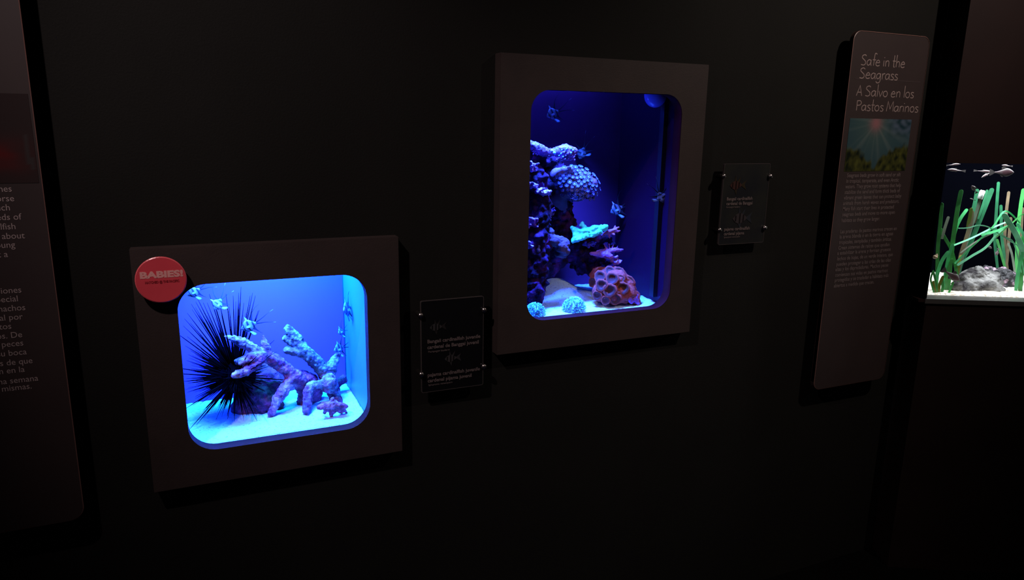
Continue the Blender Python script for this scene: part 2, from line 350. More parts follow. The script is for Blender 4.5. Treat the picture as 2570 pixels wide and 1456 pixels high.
# ------------------------------------------------------------------ window frames in the wall
def tank_frame(name, x0, x1, z0, z1, wx0, wx1, wz0, wz1, r, label):
    yf, yb = -0.035, -0.0005
    t = thing(name, label, 'frame', ((x0+x1)/2, 0, z0))
    inner = rrect(wx0, wx1, wz0, wz1, r, 10); n = len(inner)
    cx, cz = (wx0+wx1)/2, (wz0+wz1)/2
    # outer ring with the same number of points, projected on the board's edge
    outer = []
    for i, (x, z) in enumerate(inner):
        q = i//(n//4)
        c = [(x1, z1), (x0, z1), (x0, z0), (x1, z0)][min(q, 3)]; k = i % (n//4); m = n//4-1
        if k == m//2: outer.append(c)
        else:
            fx = (x-x0)/(x1-x0); 
            first = k < m//2
            if q == 0: outer.append((x1, z) if first else (x, z1))
            elif q == 1: outer.append((x, z1) if first else (x0, z))
            elif q == 2: outer.append((x0, z) if first else (x, z0))
            else: outer.append((x, z0) if first else (x1, z))
    vs = [(x, yf, z) for x, z in inner]+[(x, yf, z) for x, z in outer]+[(x, yb, z) for x, z in outer]+[(x, yb, z) for x, z in inner]
    fs = []
    for i in range(n):
        j = (i+1) % n
        fs += [(i, j, n+j, n+i), (n+i, n+j, 2*n+j, 2*n+i), (2*n+i, 2*n+j, 3*n+j, 3*n+i)]
    b = MB(); b.add(vs, fs); me = b.mesh('board'); bm = bmesh.new(); bm.from_mesh(me); bmesh.ops.recalc_face_normals(bm, faces=bm.faces)
    ed = [e for e in bm.edges if len(e.link_faces) == 2 and e.calc_face_angle(0) > 1.0]
    bmesh.ops.bevel(bm, geom=ed, offset=0.0012, segments=2, affect='EDGES', clamp_overlap=True); bm.to_mesh(me); bm.free()
    link('board', me, MT['frame'], t, smooth=False)
    # lining of the opening: runs through the board
    li = rrect(wx0, wx1, wz0, wz1, r, 10); lo = rrect(wx0-0.006, wx1+0.006, wz0-0.006, wz1+0.006, r+0.006, 10)
    b = MB(); y0, y1 = yf+0.0015, 0.0005
    vs = [(x, y0, z) for x, z in li]+[(x, y1, z) for x, z in li]+[(x, y1, z) for x, z in lo]
    fs = []
    for i in range(n):
        j = (i+1) % n; fs += [(i, n+i, n+j, j), (n+i, 2*n+i, 2*n+j, n+j)]
    b.add(vs, fs); link('window_lining', b.mesh('window_lining'), MT['lip'], t, smooth=True)
    b = MB(); g = rrect(wx0-0.008, wx1+0.008, wz0-0.008, wz1+0.008, r+0.005, 8)
    b.prism([(x, 0.0012, z) for x, z in g], (0, 0.005, 0)); b.build('glass_pane', MT['glass'], t)
    return t
tank_frame('tank_surround', -0.1233, 0.4627, 0.7604, 1.3269, -0.041, 0.3815, 0.8435, 1.2415, 0.062,
           'brown square frame with rounded window around the wide bright blue tank')
tank_frame('tank_surround', 0.7271, 1.3630, 0.9919, 1.7711, 0.8135, 1.2815, 1.0765, 1.6870, 0.055,
           'brown upright frame with rounded window around the tall dark blue reef tank')

def aquarium(label, x0, x1, y0, y1, z0, z1, backm, sidem, seam=None):
    t = thing('aquarium', label, 'aquarium', ((x0+x1)/2, (y0+y1)/2, z0))
    k = 0.008
    b = MB(); b.box((x0-k, y1, z0-k), (x1+k, y1+k, z1)); b.build('back_panel', backm, t)
    b = MB(); b.box((x0-k, y0, z0-k), (x0, y1, z1)); b.build('side_panel', sidem, t)
    b = MB(); b.box((x1, y0, z0-k), (x1+k, y1, z1)); b.build('side_panel', sidem, t)
    b = MB(); b.box((x0, y0, z0-k), (x1, y1, z0)); b.build('bottom_panel', sidem, t)
    if seam:
        b = MB(); b.tube([(x1-0.0012, y1-0.0012, z0), (x1-0.0012, y1-0.0012, z1)], [0.0016]*2, 8); b.build('corner_seam', MT['seam'], t, smooth=True)
    return t
T1 = (-0.078, 0.387, 0.0095, 0.30, 0.79, 1.40); T2 = (0.794, 1.294, 0.0095, 0.30, 1.03, 1.86)
aquarium('wide tank with pale blue back wall, holding the black sea urchin', *T1, MT['tank_blue'], MT['tank_side'], True)
aquarium('tall tank with dark navy walls, holding the living reef corals', *T2, MT['tank_navy'], MT['tank_dark'])
def water(label, x0, x1, y0, y1, z0, z1):
    b = MB(); b.box((x0+.0005, y0+.0005, z0+.0005), (x1-.0005, y1-.0005, z1))
    tag(b.build('tank_water', MT['water'], origin=((x0+x1)/2, (y0+y1)/2, z0)), label, 'water', kind='stuff')
water('clear blue water filling the wide tank', *T1[:5], 1.33)
water('deep blue water filling the tall tank', *T2[:5], 1.80)
# lamp housings above the tanks
def lamp(label, x0, x1, y0, y1, z0, z1):
    b = MB(); b.box((x0, y0, z0), (x1, y1, z1)); me = b.mesh('lamp_housing'); bm = bmesh.new(); bm.from_mesh(me)
    bmesh.ops.bevel(bm, geom=bm.edges[:], offset=0.006, segments=2, affect='EDGES'); bm.to_mesh(me); bm.free()
    tag(link('lamp_housing', me, MT['pipe'], origin=((x0+x1)/2, (y0+y1)/2, z0), smooth=False), label, 'lamp')
lamp('black light strip hanging over the wide tank', -0.06, 0.38, 0.03, 0.27, 1.365, 1.395)
lamp('black light strip hanging over the tall tank near the window', 0.83, 1.13, 0.03, 0.15, 1.825, 1.855)
lamp('added black light strip over the tall tank that brightens its back wall', 0.82, 1.18, 0.24, 0.285, 1.825, 1.855)  # made-up housing for the added back-wall lamp

# sand beds
def sand_bed(label, x0, x1, y0, y1, zb, hf, m, nx=110, ny=70, to=None):
    b = MB(); vs = []; to = to or (lambda x, y, z: (x, y, z))
    for j in range(ny+1):
        for i in range(nx+1):
            x = x0+(x1-x0)*i/nx; y = y0+(y1-y0)*j/ny; vs.append(to(x, y, hf(x, y)))
    fs = [(j*(nx+1)+i, j*(nx+1)+i+1, (j+1)*(nx+1)+i+1, (j+1)*(nx+1)+i) for j in range(ny) for i in range(nx)]
    n0 = len(vs)
    rim = [i for i in range(nx+1)]+[(j*(nx+1)+nx) for j in range(1, ny+1)]+[ny*(nx+1)+i for i in range(nx-1, -1, -1)]+[j*(nx+1) for j in range(ny-1, 0, -1)]
    for i in rim:
        p = vs[i]; vs.append((p[0], p[1], zb))
    L = len(rim)
    fs += [(rim[k], n0+k, n0+(k+1) % L, rim[(k+1) % L]) for k in range(L)]+[tuple(n0+k for k in range(L))]
    b.add(vs, fs)
    return tag(b.build('sand_bed', m, origin=Vector(to((x0+x1)/2, (y0+y1)/2, zb)), smooth=True), label, 'sand', kind='stuff')
def s1(x, y):
    return 0.8425+0.004*noise.noise(Vector((x*22, y*22, 1)))+0.0022*noise.noise(Vector((x*90, y*90, 4)))
def s2(x, y):
    z = 1.070+0.05*y+0.002*noise.noise(Vector((x*40, y*40, 2)))+0.0015*noise.noise(Vector((x*110, y*110, 4)))
    a = at(1415, 700, 0.17); z += 0.085*0.60*math.exp(-((x-a.x-0.0)/0.075)**2-((y-0.215)/0.07)**2)
    return z
sand_bed('pale sand on the bottom of the wide tank', T1[0]+.001, T1[1]-.001, T1[2]+.0005, T1[3]-.001, T1[4]+.0005, s1, MT['sand'])
sand_bed('bright sand with a sloping heap in the tall tank', T2[0]+.001, T2[1]-.001, T2[2]+.0005, T2[3]-.001, T2[4]+.0005, s2, MT['sand'])

# ------------------------------------------------------------------ signs
def standoff(x, z, parent, yw, yp):
    b = MB()
    prof = [(yw, .0048), (yp+0.004, .0048), (yp+0.003, .0052), (yp-0.0005, .0052), (yp-0.0006, .0070), (yp-0.004, .0074), (yp-0.007, .0066), (yp-0.0092, .0044), (yp-0.0100, .0012)]
    b.tube([(x, y, z) for y, r in prof], [r for y, r in prof], 20); return b.build('standoff', MT['steel'], parent, smooth=True)
def flat_poly(b, pts, y, c):
    b.c = c; b.prism([(x, y, z) for x, z in pts], (0, 0.0004, 0))
def print_fish(b, cx, cz, s, y, cols, flip=1):
    body = [(-.5, -.02), (-.32, .18), (-.05, .30), (.2, .22), (.45, .05), (.45, -.05), (.2, -.22), (-.05, -.32), (-.32, -.2)]
    T = lambda P: [(cx+flip*x*s, cz+z*s) for x, z in P]
    flat_poly(b, T(body), y, cols[0])
    for x0, k in ((-.30, .17), (-.02, .30), (.22, .2)):
        flat_poly(b, T([(x0-.045, -k), (x0+.045, -k*.9), (x0+.05, k*.9), (x0-.03, k)]), y-.0005, cols[1])
    y += .0003
    flat_poly(b, T([(.42, .04), (.85, .32), (.7, .05), (.85, -.32), (.42, -.04)]), y, cols[2])
    flat_poly(b, T([(-.12, .28), (-.1, .62), (.03, .27)]), y, cols[2]); flat_poly(b, T([(.1, .25), (.35, .55), (.25, .2)]), y, cols[2])
    flat_poly(b, T([(-.1, -.3), (.05, -.62), (.1, -.28)]), y, cols[2])
def species_label(label, x0, x1, z0, z1, studs, plate, txt, fishes):
    t = thing('species_label', label, 'sign', ((x0+x1)/2, -0.02, z0), 'species labels beside the tanks')
    y0 = -0.030; b = MB(); b.prism([(x, y0+.0007, z) for x, z in rrect(x0+.0007, x1-.0007, z0+.0007, z1-.0007, .004, 3)], (0, 0.0055, 0)); b.build('plate', plate, t)
    o = rrect(x0, x1, z0, z1, .0045, 3); i = rrect(x0+.0016, x1-.0016, z0+.0016, z1-.0016, .0035, 3); n = len(o)
    b = MB(); b.add([(x, y0, z) for x, z in o]+[(x, y0, z) for x, z in i]+[(x, y0+.006, z) for x, z in o], [f for k in range(n) for f in ((k, n+k, n+(k+1) % n, (k+1) % n), (k, (k+1) % n, 2*n+(k+1) % n, 2*n+k))])
    b.build('plate_edge', MT['acrylic_edge'], t)
    for x, z in studs: standoff(x, z, t, -0.0003, y0)
    for k in (0, 3): link('lettering', text_mesh(txt[k:k+3]), MT['ink2'], t, smooth=False)
    for f in fishes:
        b = MB(); print_fish(b, *f); b.build('printed_fish', MT['print'], t)
    return t
yl = -0.0306
species_label('small black acrylic label between the two tank frames', 0.5175, 0.690, 0.9115, 1.1585,
    [(0.516, 1.123), (0.6895, 1.1215), (0.690, 0.965), (0.516, 0.965)], MT['acrylic'],
    [('Bangaii cardinalfish juvenile', .534, 1.0455, .0135, yl, 'LEFT', -.146, .0003), ('cardenal de Banggai juvenil', .534, 1.030, .0135, yl, 'LEFT', -.142, .0003),
     ('Pterapogon kauderni', .536, 1.020, .0075, yl, 'LEFT', -.058),
     ('pajama cardinalfish juvenile', .534, .9545, .0135, yl, 'LEFT', -.146, .0003), ('cardenal pijama juvenil', .534, .939, .0135, yl, 'LEFT', -.122, .0003),
     ('Sphaeramia nematoptera', .536, .929, .0075, yl, 'LEFT', -.066)],
    [(.558, 1.087, .034, yl, ((.035, .033, .035), (.004, .004, .004), (.018, .016, .016))), (.598, .998, .034, yl, ((.04, .036, .038), (.006, .005, .005), (.028, .026, .028)))])
species_label('small dark acrylic label on the right of the tall tank frame, beside the tall sign', 1.4495, 1.625, 1.254, 1.4965,
    [(1.4465, 1.461), (1.625, 1.458), (1.622, 1.300), (1.447, 1.301)], MT['acrylic2'],
    [('Bangaii cardinalfish', 1.467, 1.388, .0135, yl, 'LEFT', -.098, .0003), ('cardenal de Banggai', 1.467, 1.374, .0135, yl, 'LEFT', -.100, .0003),
     ('Pterapogon kauderni', 1.468, 1.3655, .0075, yl, 'LEFT', -.052),
     ('pajama cardinalfish', 1.467, 1.297, .0135, yl, 'LEFT', -.098, .0003), ('cardenal pijama', 1.467, 1.283, .0135, yl, 'LEFT', -.078, .0003),
     ('Sphaeramia nematoptera', 1.468, 1.2745, .0075, yl, 'LEFT', -.062)],
    [(1.499, 1.433, .046, yl, ((.045, .020, .017), (.010, .005, .004), (.028, .021, .012))), (1.524, 1.333, .056, yl, ((.040, .033, .036), (.010, .008, .009), (.022, .025, .032)))])

# hand-lettered heading strokes (x-height 1)
GL = {
 'S': (1.0, [[(.85,1.55),(.6,1.75),(.22,1.6),(.14,1.25),(.45,.95),(.76,.65),(.8,.25),(.5,0),(.05,.08)]]),
 'a': (.95, [[(.74,.78),(.5,.98),(.15,.75),(.1,.3),(.3,.02),(.6,.22),(.75,.75)], [(.76,.98),(.76,.2),(.88,0)]]),
 'f': (.62, [[(.78,1.95),(.58,2.12),(.38,1.85),(.33,0)], [(.08,1.0),(.66,1.0)]]),
 'e': (.92, [[(.12,.52),(.45,.56),(.76,.62),(.6,.95),(.36,.95),(.1,.52),(.2,.1),(.5,0),(.8,.15)]]),
 'i': (.36, [[(.15,1),(.15,0)], [(.2,1.42),(.22,1.56)]]),
 'n': (.92, [[(.15,1),(.15,0)], [(.15,.7),(.45,1.0),(.7,.8),(.72,0)]]),
 't': (.60, [[(.3,2.0),(.28,.2),(.5,0)], [(.05,1.02),(.6,1.02)]]),
 'h': (.92, [[(.15,2.1),(.15,0)], [(.15,.7),(.45,1),(.7,.8),(.72,0)]]),
 'g': (.95, [[(.74,.78),(.5,.98),(.15,.75),(.1,.3),(.3,.05),(.6,.22),(.75,.75)], [(.76,.98),(.78,-.2),(.6,-.6),(.25,-.65),(.05,-.4)]]),
 'r': (.62, [[(.15,1),(.15,0)], [(.15,.65),(.35,.98),(.6,.95)]]),
 's': (.70, [[(.6,.9),(.3,1),(.12,.8),(.35,.52),(.6,.3),(.45,0),(.08,.05)]]),
 'A': (1.0, [[(0,0),(.48,1.75),(.9,0)], [(.2,.6),(.72,.6)]]),
 'l': (.30, [[(.15,2.1),(.15,0)]]),
 'v': (.78, [[(.05,1),(.38,0),(.75,1)]]),
 'o': (.95, [[(.45,1),(.15,.8),(.1,.35),(.4,0),(.72,.15),(.8,.6),(.62,.95),(.45,1)]]),
 'P': (.92, [[(.15,0),(.15,1.75)], [(.15,1.65),(.6,1.7),(.85,1.35),(.62,.95),(.15,.9)]]),
 'M': (1.35, [[(.05,0),(.2,1.75),(.65,.45),(1.1,1.75),(1.25,0)]]), ' ': (.45, [])}
def heading(st, x0, z0, width, xh, y, wd):
    tot = sum(GL[c][0] for c in st); k = width/tot; b = MB(); x = x0
    for c in st:
        adv, strokes = GL[c]
        for si, sp in enumerate(strokes):
            P = [Vector((x+px*k, 0, z0+pz*xh)) for px, pz in sp]
            if c not in 'AMv' and len(P) > 2: P = catmull(P, 5)
            n = len(P); L_, R_ = [], []
            for q in range(n):
                d0 = (P[q]-P[max(q-1, 0)]); d1 = (P[min(q+1, n-1)]-P[q])
                d0 = d0.normalized() if d0.length > 1e-9 else d1.normalized(); d1 = d1.normalized() if d1.length > 1e-9 else d0
                t_ = (d0+d1).normalized() if (d0+d1).length > .05 else d0
                nn = Vector((-t_.z, 0, t_.x)); mt = min(1.8, 1/max(.4, abs(nn.dot(Vector((-d0.z, 0, d0.x))))))
                L_.append(P[q]+nn*wd/2*mt); R_.append(P[q]-nn*wd/2*mt)
            yy = y-si*.00012
            b.add([(v.x, yy, v.z) for v in L_]+[(v.x, yy, v.z) for v in R_], [(q, n+q, n+q+1, q+1) for q in range(n-1)])
        x += adv*k
    return b
def picture(nx, nz, x0, x1, z0, z1, y, fn):
    b = MB(); vs = []; cols = []
    for j in range(nz+1):
        for i in range(nx+1):
            a, c = i/nx, j/nz; vs.append((x0+(x1-x0)*a, y, z0+(z1-z0)*c)); cols.append(fn(a, c))
    b.add(vs, [(j*(nx+1)+i, j*(nx+1)+i+1, (j+1)*(nx+1)+i+1, (j+1)*(nx+1)+i) for j in range(nz) for i in range(nx)]); b.col = cols
    n = len(b.v)
    b.c = (0.05, .05, .05); b.add([(x0, y, z0), (x1, y, z0), (x1, y, z1), (x0, y, z1), (x0, y+.0006, z0), (x1, y+.0006, z0), (x1, y+.0006, z1), (x0, y+.0006, z1)], [(0, 4, 5, 1), (1, 5, 6, 2), (2, 6, 7, 3), (3, 7, 4, 0)])
    return b
def mixc(a, b, t): t = max(0, min(1, t)); return tuple(x*(1-t)+y*t for x, y in zip(a, b))
def sunlit_sea(a, c):
    x, z = a*1.68, c; sx, sz = .42*1.68, .92
    d = math.hypot(x-sx, z-sz); ang = math.atan2(z-sz, x-sx)
    k = (.055, .13, .16)
    k = mixc(k, (.11, .20, .19), math.exp(-(d/.55)**2))
    rayv = noise.noise(Vector((ang*4.2, 3.1, 0)))+.6*noise.noise(Vector((ang*11, 1.1, 0)))
    k = mixc(k, (.26, .33, .31), max(0, rayv)*1.1*math.exp(-d/.7))
    k = mixc(k, (.55, .24, .26), math.exp(-(d/.15)**2)*.95)
    q = max(0, min(1, (a-.55)/.2))*max(0, min(1, (c-.60)/.25)); n5 = .5+noise.noise(Vector((a*13, c*11, 5)))*1.1
    k = mixc(k, mixc((.012, .05, .075), (.16, .22, .33), n5), q*.8)
    edge = .40-.30*math.exp(-((a-.44)/.17)**2)+.06*abs(a-.5)*2+.12*noise.noise(Vector((a*7, 0, 7)))
    n = noise.noise(Vector((a*14, c*8, 8)))+.4*noise.noise(Vector((a*40, c*16, 3)))
    k = mixc(k, mixc((.014, .022, .012), (.15, .16, .03), .42+n*.9), (edge-c+.10*noise.noise(Vector((a*16, c*6, 2))))/.09+.5)
    return k
def info_panel(label, x0, x1, z0, z1):
    t = thing('info_panel', label, 'sign', ((x0+x1)/2, -0.025, z0), 'tall text panels on the wall')
    f = rrect(x0, x1, z0, z1, .03, 8); b = MB(); b.prism([(x, -.0485, z) for x, z in f], (0, 0.013, 0)); b.build('board', MT['panel'], t)
    n = len(f); fi = rrect(x0+.0016, x1-.0016, z0+.0016, z1-.0016, .0286, 8)
    b = MB(); b.add([(x, -.049, z) for x, z in f]+[(x, -.0497, z) for x, z in fi]+[(x, -.0350, z) for x, z in f], [q for k in range(n) for q in ((k, n+k, n+(k+1) % n, (k+1) % n), (k, (k+1) % n, 2*n+(k+1) % n, 2*n+k))])
    b.build('board_edge', MT['panel_edge'], t)
    for zz in (z0+.15, z1-.15):
        b = MB(); b.box((x0+.1, -.0356, zz-.03), (x1-.1, -.0003, zz+.03)); b.build('bracket', MT['pipe'], t)
    return t
# right panel
RP = info_panel('tall brown text panel headed Safe in the Seagrass', 1.888, 2.226, 0.735, 1.896)
ys = -.0488
for st, (px0, py0), (px1, py1) in (('Safe in the', (2160, 163), (2271, 170)), ('Seagrass', (2156, 196), (2253, 201)), ('A Salvo en los', (2149, 239), (2293, 247)), ('Pastos Marinos', (2147, 276), (2304, 283))):
    a, b_ = at(px0, py0, ys), at(px1, py1, ys)
    heading(st, a.x, (a.z+b_.z)/2, b_.x-a.x, .0175, ys-.0002, .0028).build('heading', MT['ink'], RP)
a = at(2146, 197, ys); b_ = at(2310, 206, ys); b = MB(); b.box((a.x, ys-.0003, (a.z+b_.z)/2-.0007), (b_.x, ys+.0006, (a.z+b_.z)/2+.0007)); b.build('divider_line', MT['rule'], RP)
picture(84, 50, 1.912, 2.190, 1.470, 1.6355, ys-.0004, lambda a, c: tuple(.42*v for v in sunlit_sea(a, c))).build('photograph', MT['print'], RP)
EN = ['Seagrass beds grow in soft sand or silt', 'in tropical, temperate, and even Arctic', 'waters. They grow root systems that help', 'stabilize the sand and form thick beds of', 'vibrant green leaves that can protect baby', 'animals from harsh waves and predators.', 'Many fish start their lives in protected', 'seagrass beds and move to more open', 'habitats as they grow larger.']
ENp = [(2125,445,2261),(2123,459,2256),(2121,473,2262),(2119,487,2259),(2117,501,2263),(2115,515,2257),(2114,529,2243),(2113,543,2246),(2111,558,2208)]
SP = ['Las praderas de pastos marinos crecen en', 'la arena blanda o en la tierra en aguas', 'tropicales, templadas y también árticas.', 'Crean sistemas de raíces que ayudan', 'a estabilizar la arena y forman gruesos', 'lechos de hojas, de un verde intenso, que', 'pueden proteger a las crías de las olas', 'altas y los depredadores. Muchos peces', 'comienzan sus vidas en pastos marinos', 'protegidos y se trasladan a hábitats más', 'abiertos a medida que crecen.']
SPp = [(2108,586,2250),(2106,599,2241),(2105,613,2238),(2103,627,2232),(2101,640,2235),(2100,654,2240),(2098,668,2235),(2096,681,2229),(2095,695,2227),(2094,708,2229),(2092,722,2193)]
def para(L, Pp):
    out = []
    for st, (px, py, px1) in zip(L, Pp):
        a = at(px, py, ys); e = at(px1, py-(px1-px)*.10, ys); out.append((st, a.x, a.z, .0175, ys-.0002, 'LEFT', -(e.x-a.x), .00025))
    return text_mesh(out)
link('english_text', para(EN, ENp), MT['ink2'], RP, smooth=False)
link('spanish_text', para(SP, SPp), MT['ink2'], RP, smooth=False)
# left panel
LP = info_panel('tall dark text panel at the left end of the wall, left of the wide tank', -0.600, -0.262, 0.735, 1.896)
LT = [('times', 31, 481), ('seahorse', 37, 505), ('much', 27, 528), ('hundreds of', 54, 551), ('cardinalfish', 41, 575), ('or about', 63, 598), ('young', 39, 621), ('at a', 21, 645)]
LS = [('ocasiones', 55, 734), ('especial', 47, 756), ('machos', 65, 778), ('oral por', 58, 801), ('tantos', 30, 825), ('ellos. De', 57, 846), ('los peces', 60, 867), ('su boca', 68, 889), ('antes de que', 83, 911), ('estén en la', 63, 933), ('una semana', 97, 955), ('sí mismas.', 81, 975)]
def rag(L): return text_mesh([(st, at(px, py, ys).x, at(px, py, ys).z, .0176, ys-.0002, 'RIGHT', .95) for st, px, py in L])
link('english_text', rag(LT), MT['ink3'], LP, smooth=False)
link('spanish_text', rag(LS), MT['ink3'], LP, smooth=False)
def seahorse_pic(a, c):
    d = math.hypot((a-.80)*1.4, (c-.30)*1.3); k = (.052, .034, .034)
    k = mixc(k, (.16, .02, .02), math.exp(-(d/.22)**2)*(.8+.6*noise.noise(Vector((a*9, c*9, 2)))))
    if abs(a-(.955+.06*(.5-c))) < .012 and .15 < c < .55: k = (.07, .055, .055)
    return k
pz = at(0, 460, ys).z; picture(50, 50, -0.585, -0.268, pz, pz+.17, ys-.0004, lambda a, c: tuple(.5*v for v in seahorse_pic(a, c))).build('photograph', MT['print'], LP)

# red round badge on the wide tank's frame
bc = Vector((-0.0668, 0, 1.2615)); br = 0.0505
t = thing('round_badge', 'red round badge lettered BABIES on the upper left corner of the wide tank frame', 'badge', (bc.x, -0.036, bc.z-br))
def disc(b, r0, y0, r1, y1, n=48):
    vs = [(bc.x+r*math.cos(2*math.pi*k/n), y, bc.z+r*math.sin(2*math.pi*k/n)) for r, y in ((r0, y0), (r1, y1)) for k in range(n)]
    return vs, [(k, (k+1) % n, n+(k+1) % n, n+k) for k in range(n)]
yb0 = -.0575
b = MB(); b.prism([(bc.x+(br-.002)*math.cos(2*math.pi*k/48), yb0, bc.z+(br-.002)*math.sin(2*math.pi*k/48)) for k in range(48)], (0, .004, 0)); b.build('disc', MT['badge'], t)
b = MB(); b.add(*disc(b, br-.0021, yb0-.0002, br, yb0+.0012)); b.add(*disc(b, br, yb0+.0012, br, yb0+.0048)); b.build('rim', MT['badge_rim'], t, smooth=False)
b = MB(); b.tube([(bc.x, yb0+.003, bc.z), (bc.x, -.0352, bc.z)], [.02, .02], 24); b.build('spacer', MT['pipe'], t)
a = at(351, 702, yb0); e = at(459, 689, yb0)
link('title_lettering', text_mesh([('BABIES!', a.x, (a.z+e.z)/2-.0005, .0190, yb0-.0003, 'LEFT', -(e.x-a.x), .0010)]), MT['badge_white'], t, smooth=False)
a = at(364, 713, yb0); e = at(450, 706, yb0)
link('subtitle_lettering', text_mesh([('HATCHED @ THE PACIFIC', a.x, (a.z+e.z)/2-.0005, .0072, yb0-.0003, 'LEFT', -(e.x-a.x), .0003)]), MT['badge_dark'], t, smooth=False)

# ------------------------------------------------------------------ wide tank: sea urchin
UC = at(592, 945, 0.17); UR = 0.050
ur = thing('sea_urchin', 'black long-spined sea urchin on the left side of the wide blue tank', 'sea urchin', (UC.x, UC.y, UC.z-UR))
b = MB(); b.ball(UC, UR, 24, 16, (1, 1, .85)); b.build('body', MT['urchin'], ur, smooth=True)
def spine_mesh():
    b = MB(); b.tube([(0, 0, 0), (0, 0, .35), (0, 0, .75), (0, 0, 1)], [.00125, .00105, .0007, .00025], 6); return b.mesh('spine')
def clip_len(d, L, start=UC):
    for ax, lo, hi in ((0, T1[0]+.004, T1[1]-.004), (1, T1[2]+.006, T1[3]-.004), (2, 0.844, 1.32)):
        if d[ax] > 1e-6: L = min(L, (hi-start[ax])/d[ax])
        if d[ax] < -1e-6: L = min(L, (lo-start[ax])/d[ax])
    return L
TIPS = [(605,720),(628,742),(634,735),(641,742),(585,742),(592,757),(567,738),(525,738),(535,752),(510,760),(491,757),(480,763),(470,786),(463,800),(460,818),(465,868),(618,785),(648,780),(575,770),(556,790),(543,775),(500,792),(516,800),(470,845),(468,905),(466,940),(472,962),(470,985),(490,890),(520,760),(548,748),(599,735),(612,760),(562,812),(480,925),(478,880)]
dirs = []
for (px, py) in TIPS:
    q = at(px, py, UC.y+random.uniform(-.07, .07)); d = q-UC; dirs.append((d.normalized(), d.length))
while len(dirs) < 100:
    d = Vector((random.gauss(-.35, .75), random.gauss(0, .7), random.gauss(.25, .8))).normalized()
    L = random.uniform(.11, .20)*(1.15 if d.z > .3 else 1.0)
    if d.x > .35 and d.z > -.2: L *= .6
    L = clip_len(d, L)
    if L > UR+.02: dirs.append((d, L))
sm = spine_mesh(); sm.materials.append(MT['urchin'])
for d, L in dirs:
    L = clip_len(d, L); o = bpy.data.objects.new('spine', sm); COL.objects.link(o); o.parent = ur
    p = UC+d*(UR*.8); o.location = p-ur.location; o.scale = (1.5, 1.5, L-UR*.8)
    o.rotation_euler = d.to_track_quat('Z', 'Y').to_euler()
b = MB()
for k in range(520):
    d = Vector((random.gauss(-.15, .8), random.gauss(-.1, .8), random.gauss(.05, .85))).normalized(); L = clip_len(d, random.uniform(.065, .125)*(.75 if d.x > .3 else 1))
    if L < UR+.006: continue
    p = UC+d*UR*.8; b.tube([p, UC+d*L], [.0017, .0003], 5)
tag(b.build('spine', MT['urchin'], ur, smooth=True), kind='stuff')

# dead coral branches
def CH(*n): return [nd(*q) for q in n]
A = [CH((565,845,.13,4.7),(585,850,.13,9.4),(612,862,.135,13.0),(640,878,.14,11.8),(655,890,.145,15.3)),
     CH((596,908,.11,8.3),(612,906,.115,13.0),(632,900,.12,15.3),(655,892,.14,17.7)),
     CH((588,942,.10,8.3),(600,938,.10,11.8),(620,930,.11,13.0),(642,912,.12,14.2),(658,895,.14,15.3)),
     CH((662,846,.15,4.7),(664,860,.15,9.4),(667,880,.15,13.0),(668,895,.15,16.5)),
     CH((656,892,.145,17.7),(678,900,.15,16.5),(700,915,.155,16.5),(722,930,.16,16.5),(738,945,.16,17.7)),
     CH((690,893,.16,7.1),(705,905,.16,9.4)),
     CH((738,945,.16,17.7),(725,962,.15,14.2),(708,985,.14,15.3),(694,1008,.135,13.0),(684,1030,.128,10.6),(680,1040,.127,9.4)),
     CH((738,945,.16,20.1),(757,960,.18,20.1),(772,985,.19,22.4),(765,1010,.19,20.1)), CH((745,950,.19,23.6),(775,958,.2,23.6),(790,985,.2,20.1),(785,1015,.2,16.5))]
def pale_near(tips, pale, deep, wob=.5):  # pale bleached tips; light on the branch tops is painted in too
    T_ = [(at(px, py, y), r) for px, py, y, r in tips]
    def f(c):
        k = max(math.exp(-((c-p).length/r)**2) for p, r in T_)
        return mixc(deep, pale, k+wob*noise.noise(c*55))
    return f
colA = pale_near([(580,848,.13,.020),(625,866,.14,.024),(598,906,.11,.020),(590,940,.10,.020),(648,880,.14,.014),(720,975,.14,.02),(690,1010,.13,.018)], (.62, .36, .34), (.36, .075, .15), .5)
colB = pale_near([(735,840,.19,.03),(760,880,.19,.035),(722,860,.19,.03),(800,915,.195,.03),(842,905,.20,.03),(825,955,.17,.03),(790,966,.15,.02)], (.46, .40, .30), (.26, .070, .12), .6)
blob('coral_branch', A, MT['coral_mauve'], origin=atz(684, 1040, .842), voxel=.0024, amp=.0022, scl=120, amp2=.0025, scl2=50, cellular=.0035, cscl=110, colfn=colA)
tag(COL.objects[-1], 'mauve dead coral branch with blunt fingers reaching over the sea urchin', 'coral')
Bc = [CH((722,824,.19,10.6),(733,840,.19,14.2),(748,862,.19,15.3),(770,886,.19,16.5),(792,908,.195,17.7),(812,930,.20,17.7),(825,955,.20,20.1)),
      CH((715,850,.19,7.1),(728,858,.19,10.6),(745,868,.19,11.8)), CH((722,878,.19,10.6),(738,880,.19,14.2),(765,888,.19,14.2)), CH((745,838,.19,5.9),(752,850,.19,10.6)),
      CH((846,892,.20,8.3),(840,906,.20,13.0),(830,925,.20,15.3),(824,950,.20,16.5)),
      CH((826,958,.16,21.2),(824,968,.165,20.1)),
      CH((824,962,.17,14.2),(800,965,.155,10.6),(780,970,.15,11.8),(772,985,.145,13.0),(772,1010,.13,11.8),(768,1032,.105,9.4)),
      CH((828,960,.19,18.9),(838,985,.19,16.5),(846,1010,.17,15.3),(850,1032,.12,11.8)), CH((848,960,.23,11.8),(862,952,.24,10.6))]
blob('coral_branch', Bc, MT['coral_cream'], origin=atz(770, 1036, .842), voxel=.0024, amp=.0022, scl=120, amp2=.0025, scl2=50, cellular=.0035, cscl=110, colfn=colB)
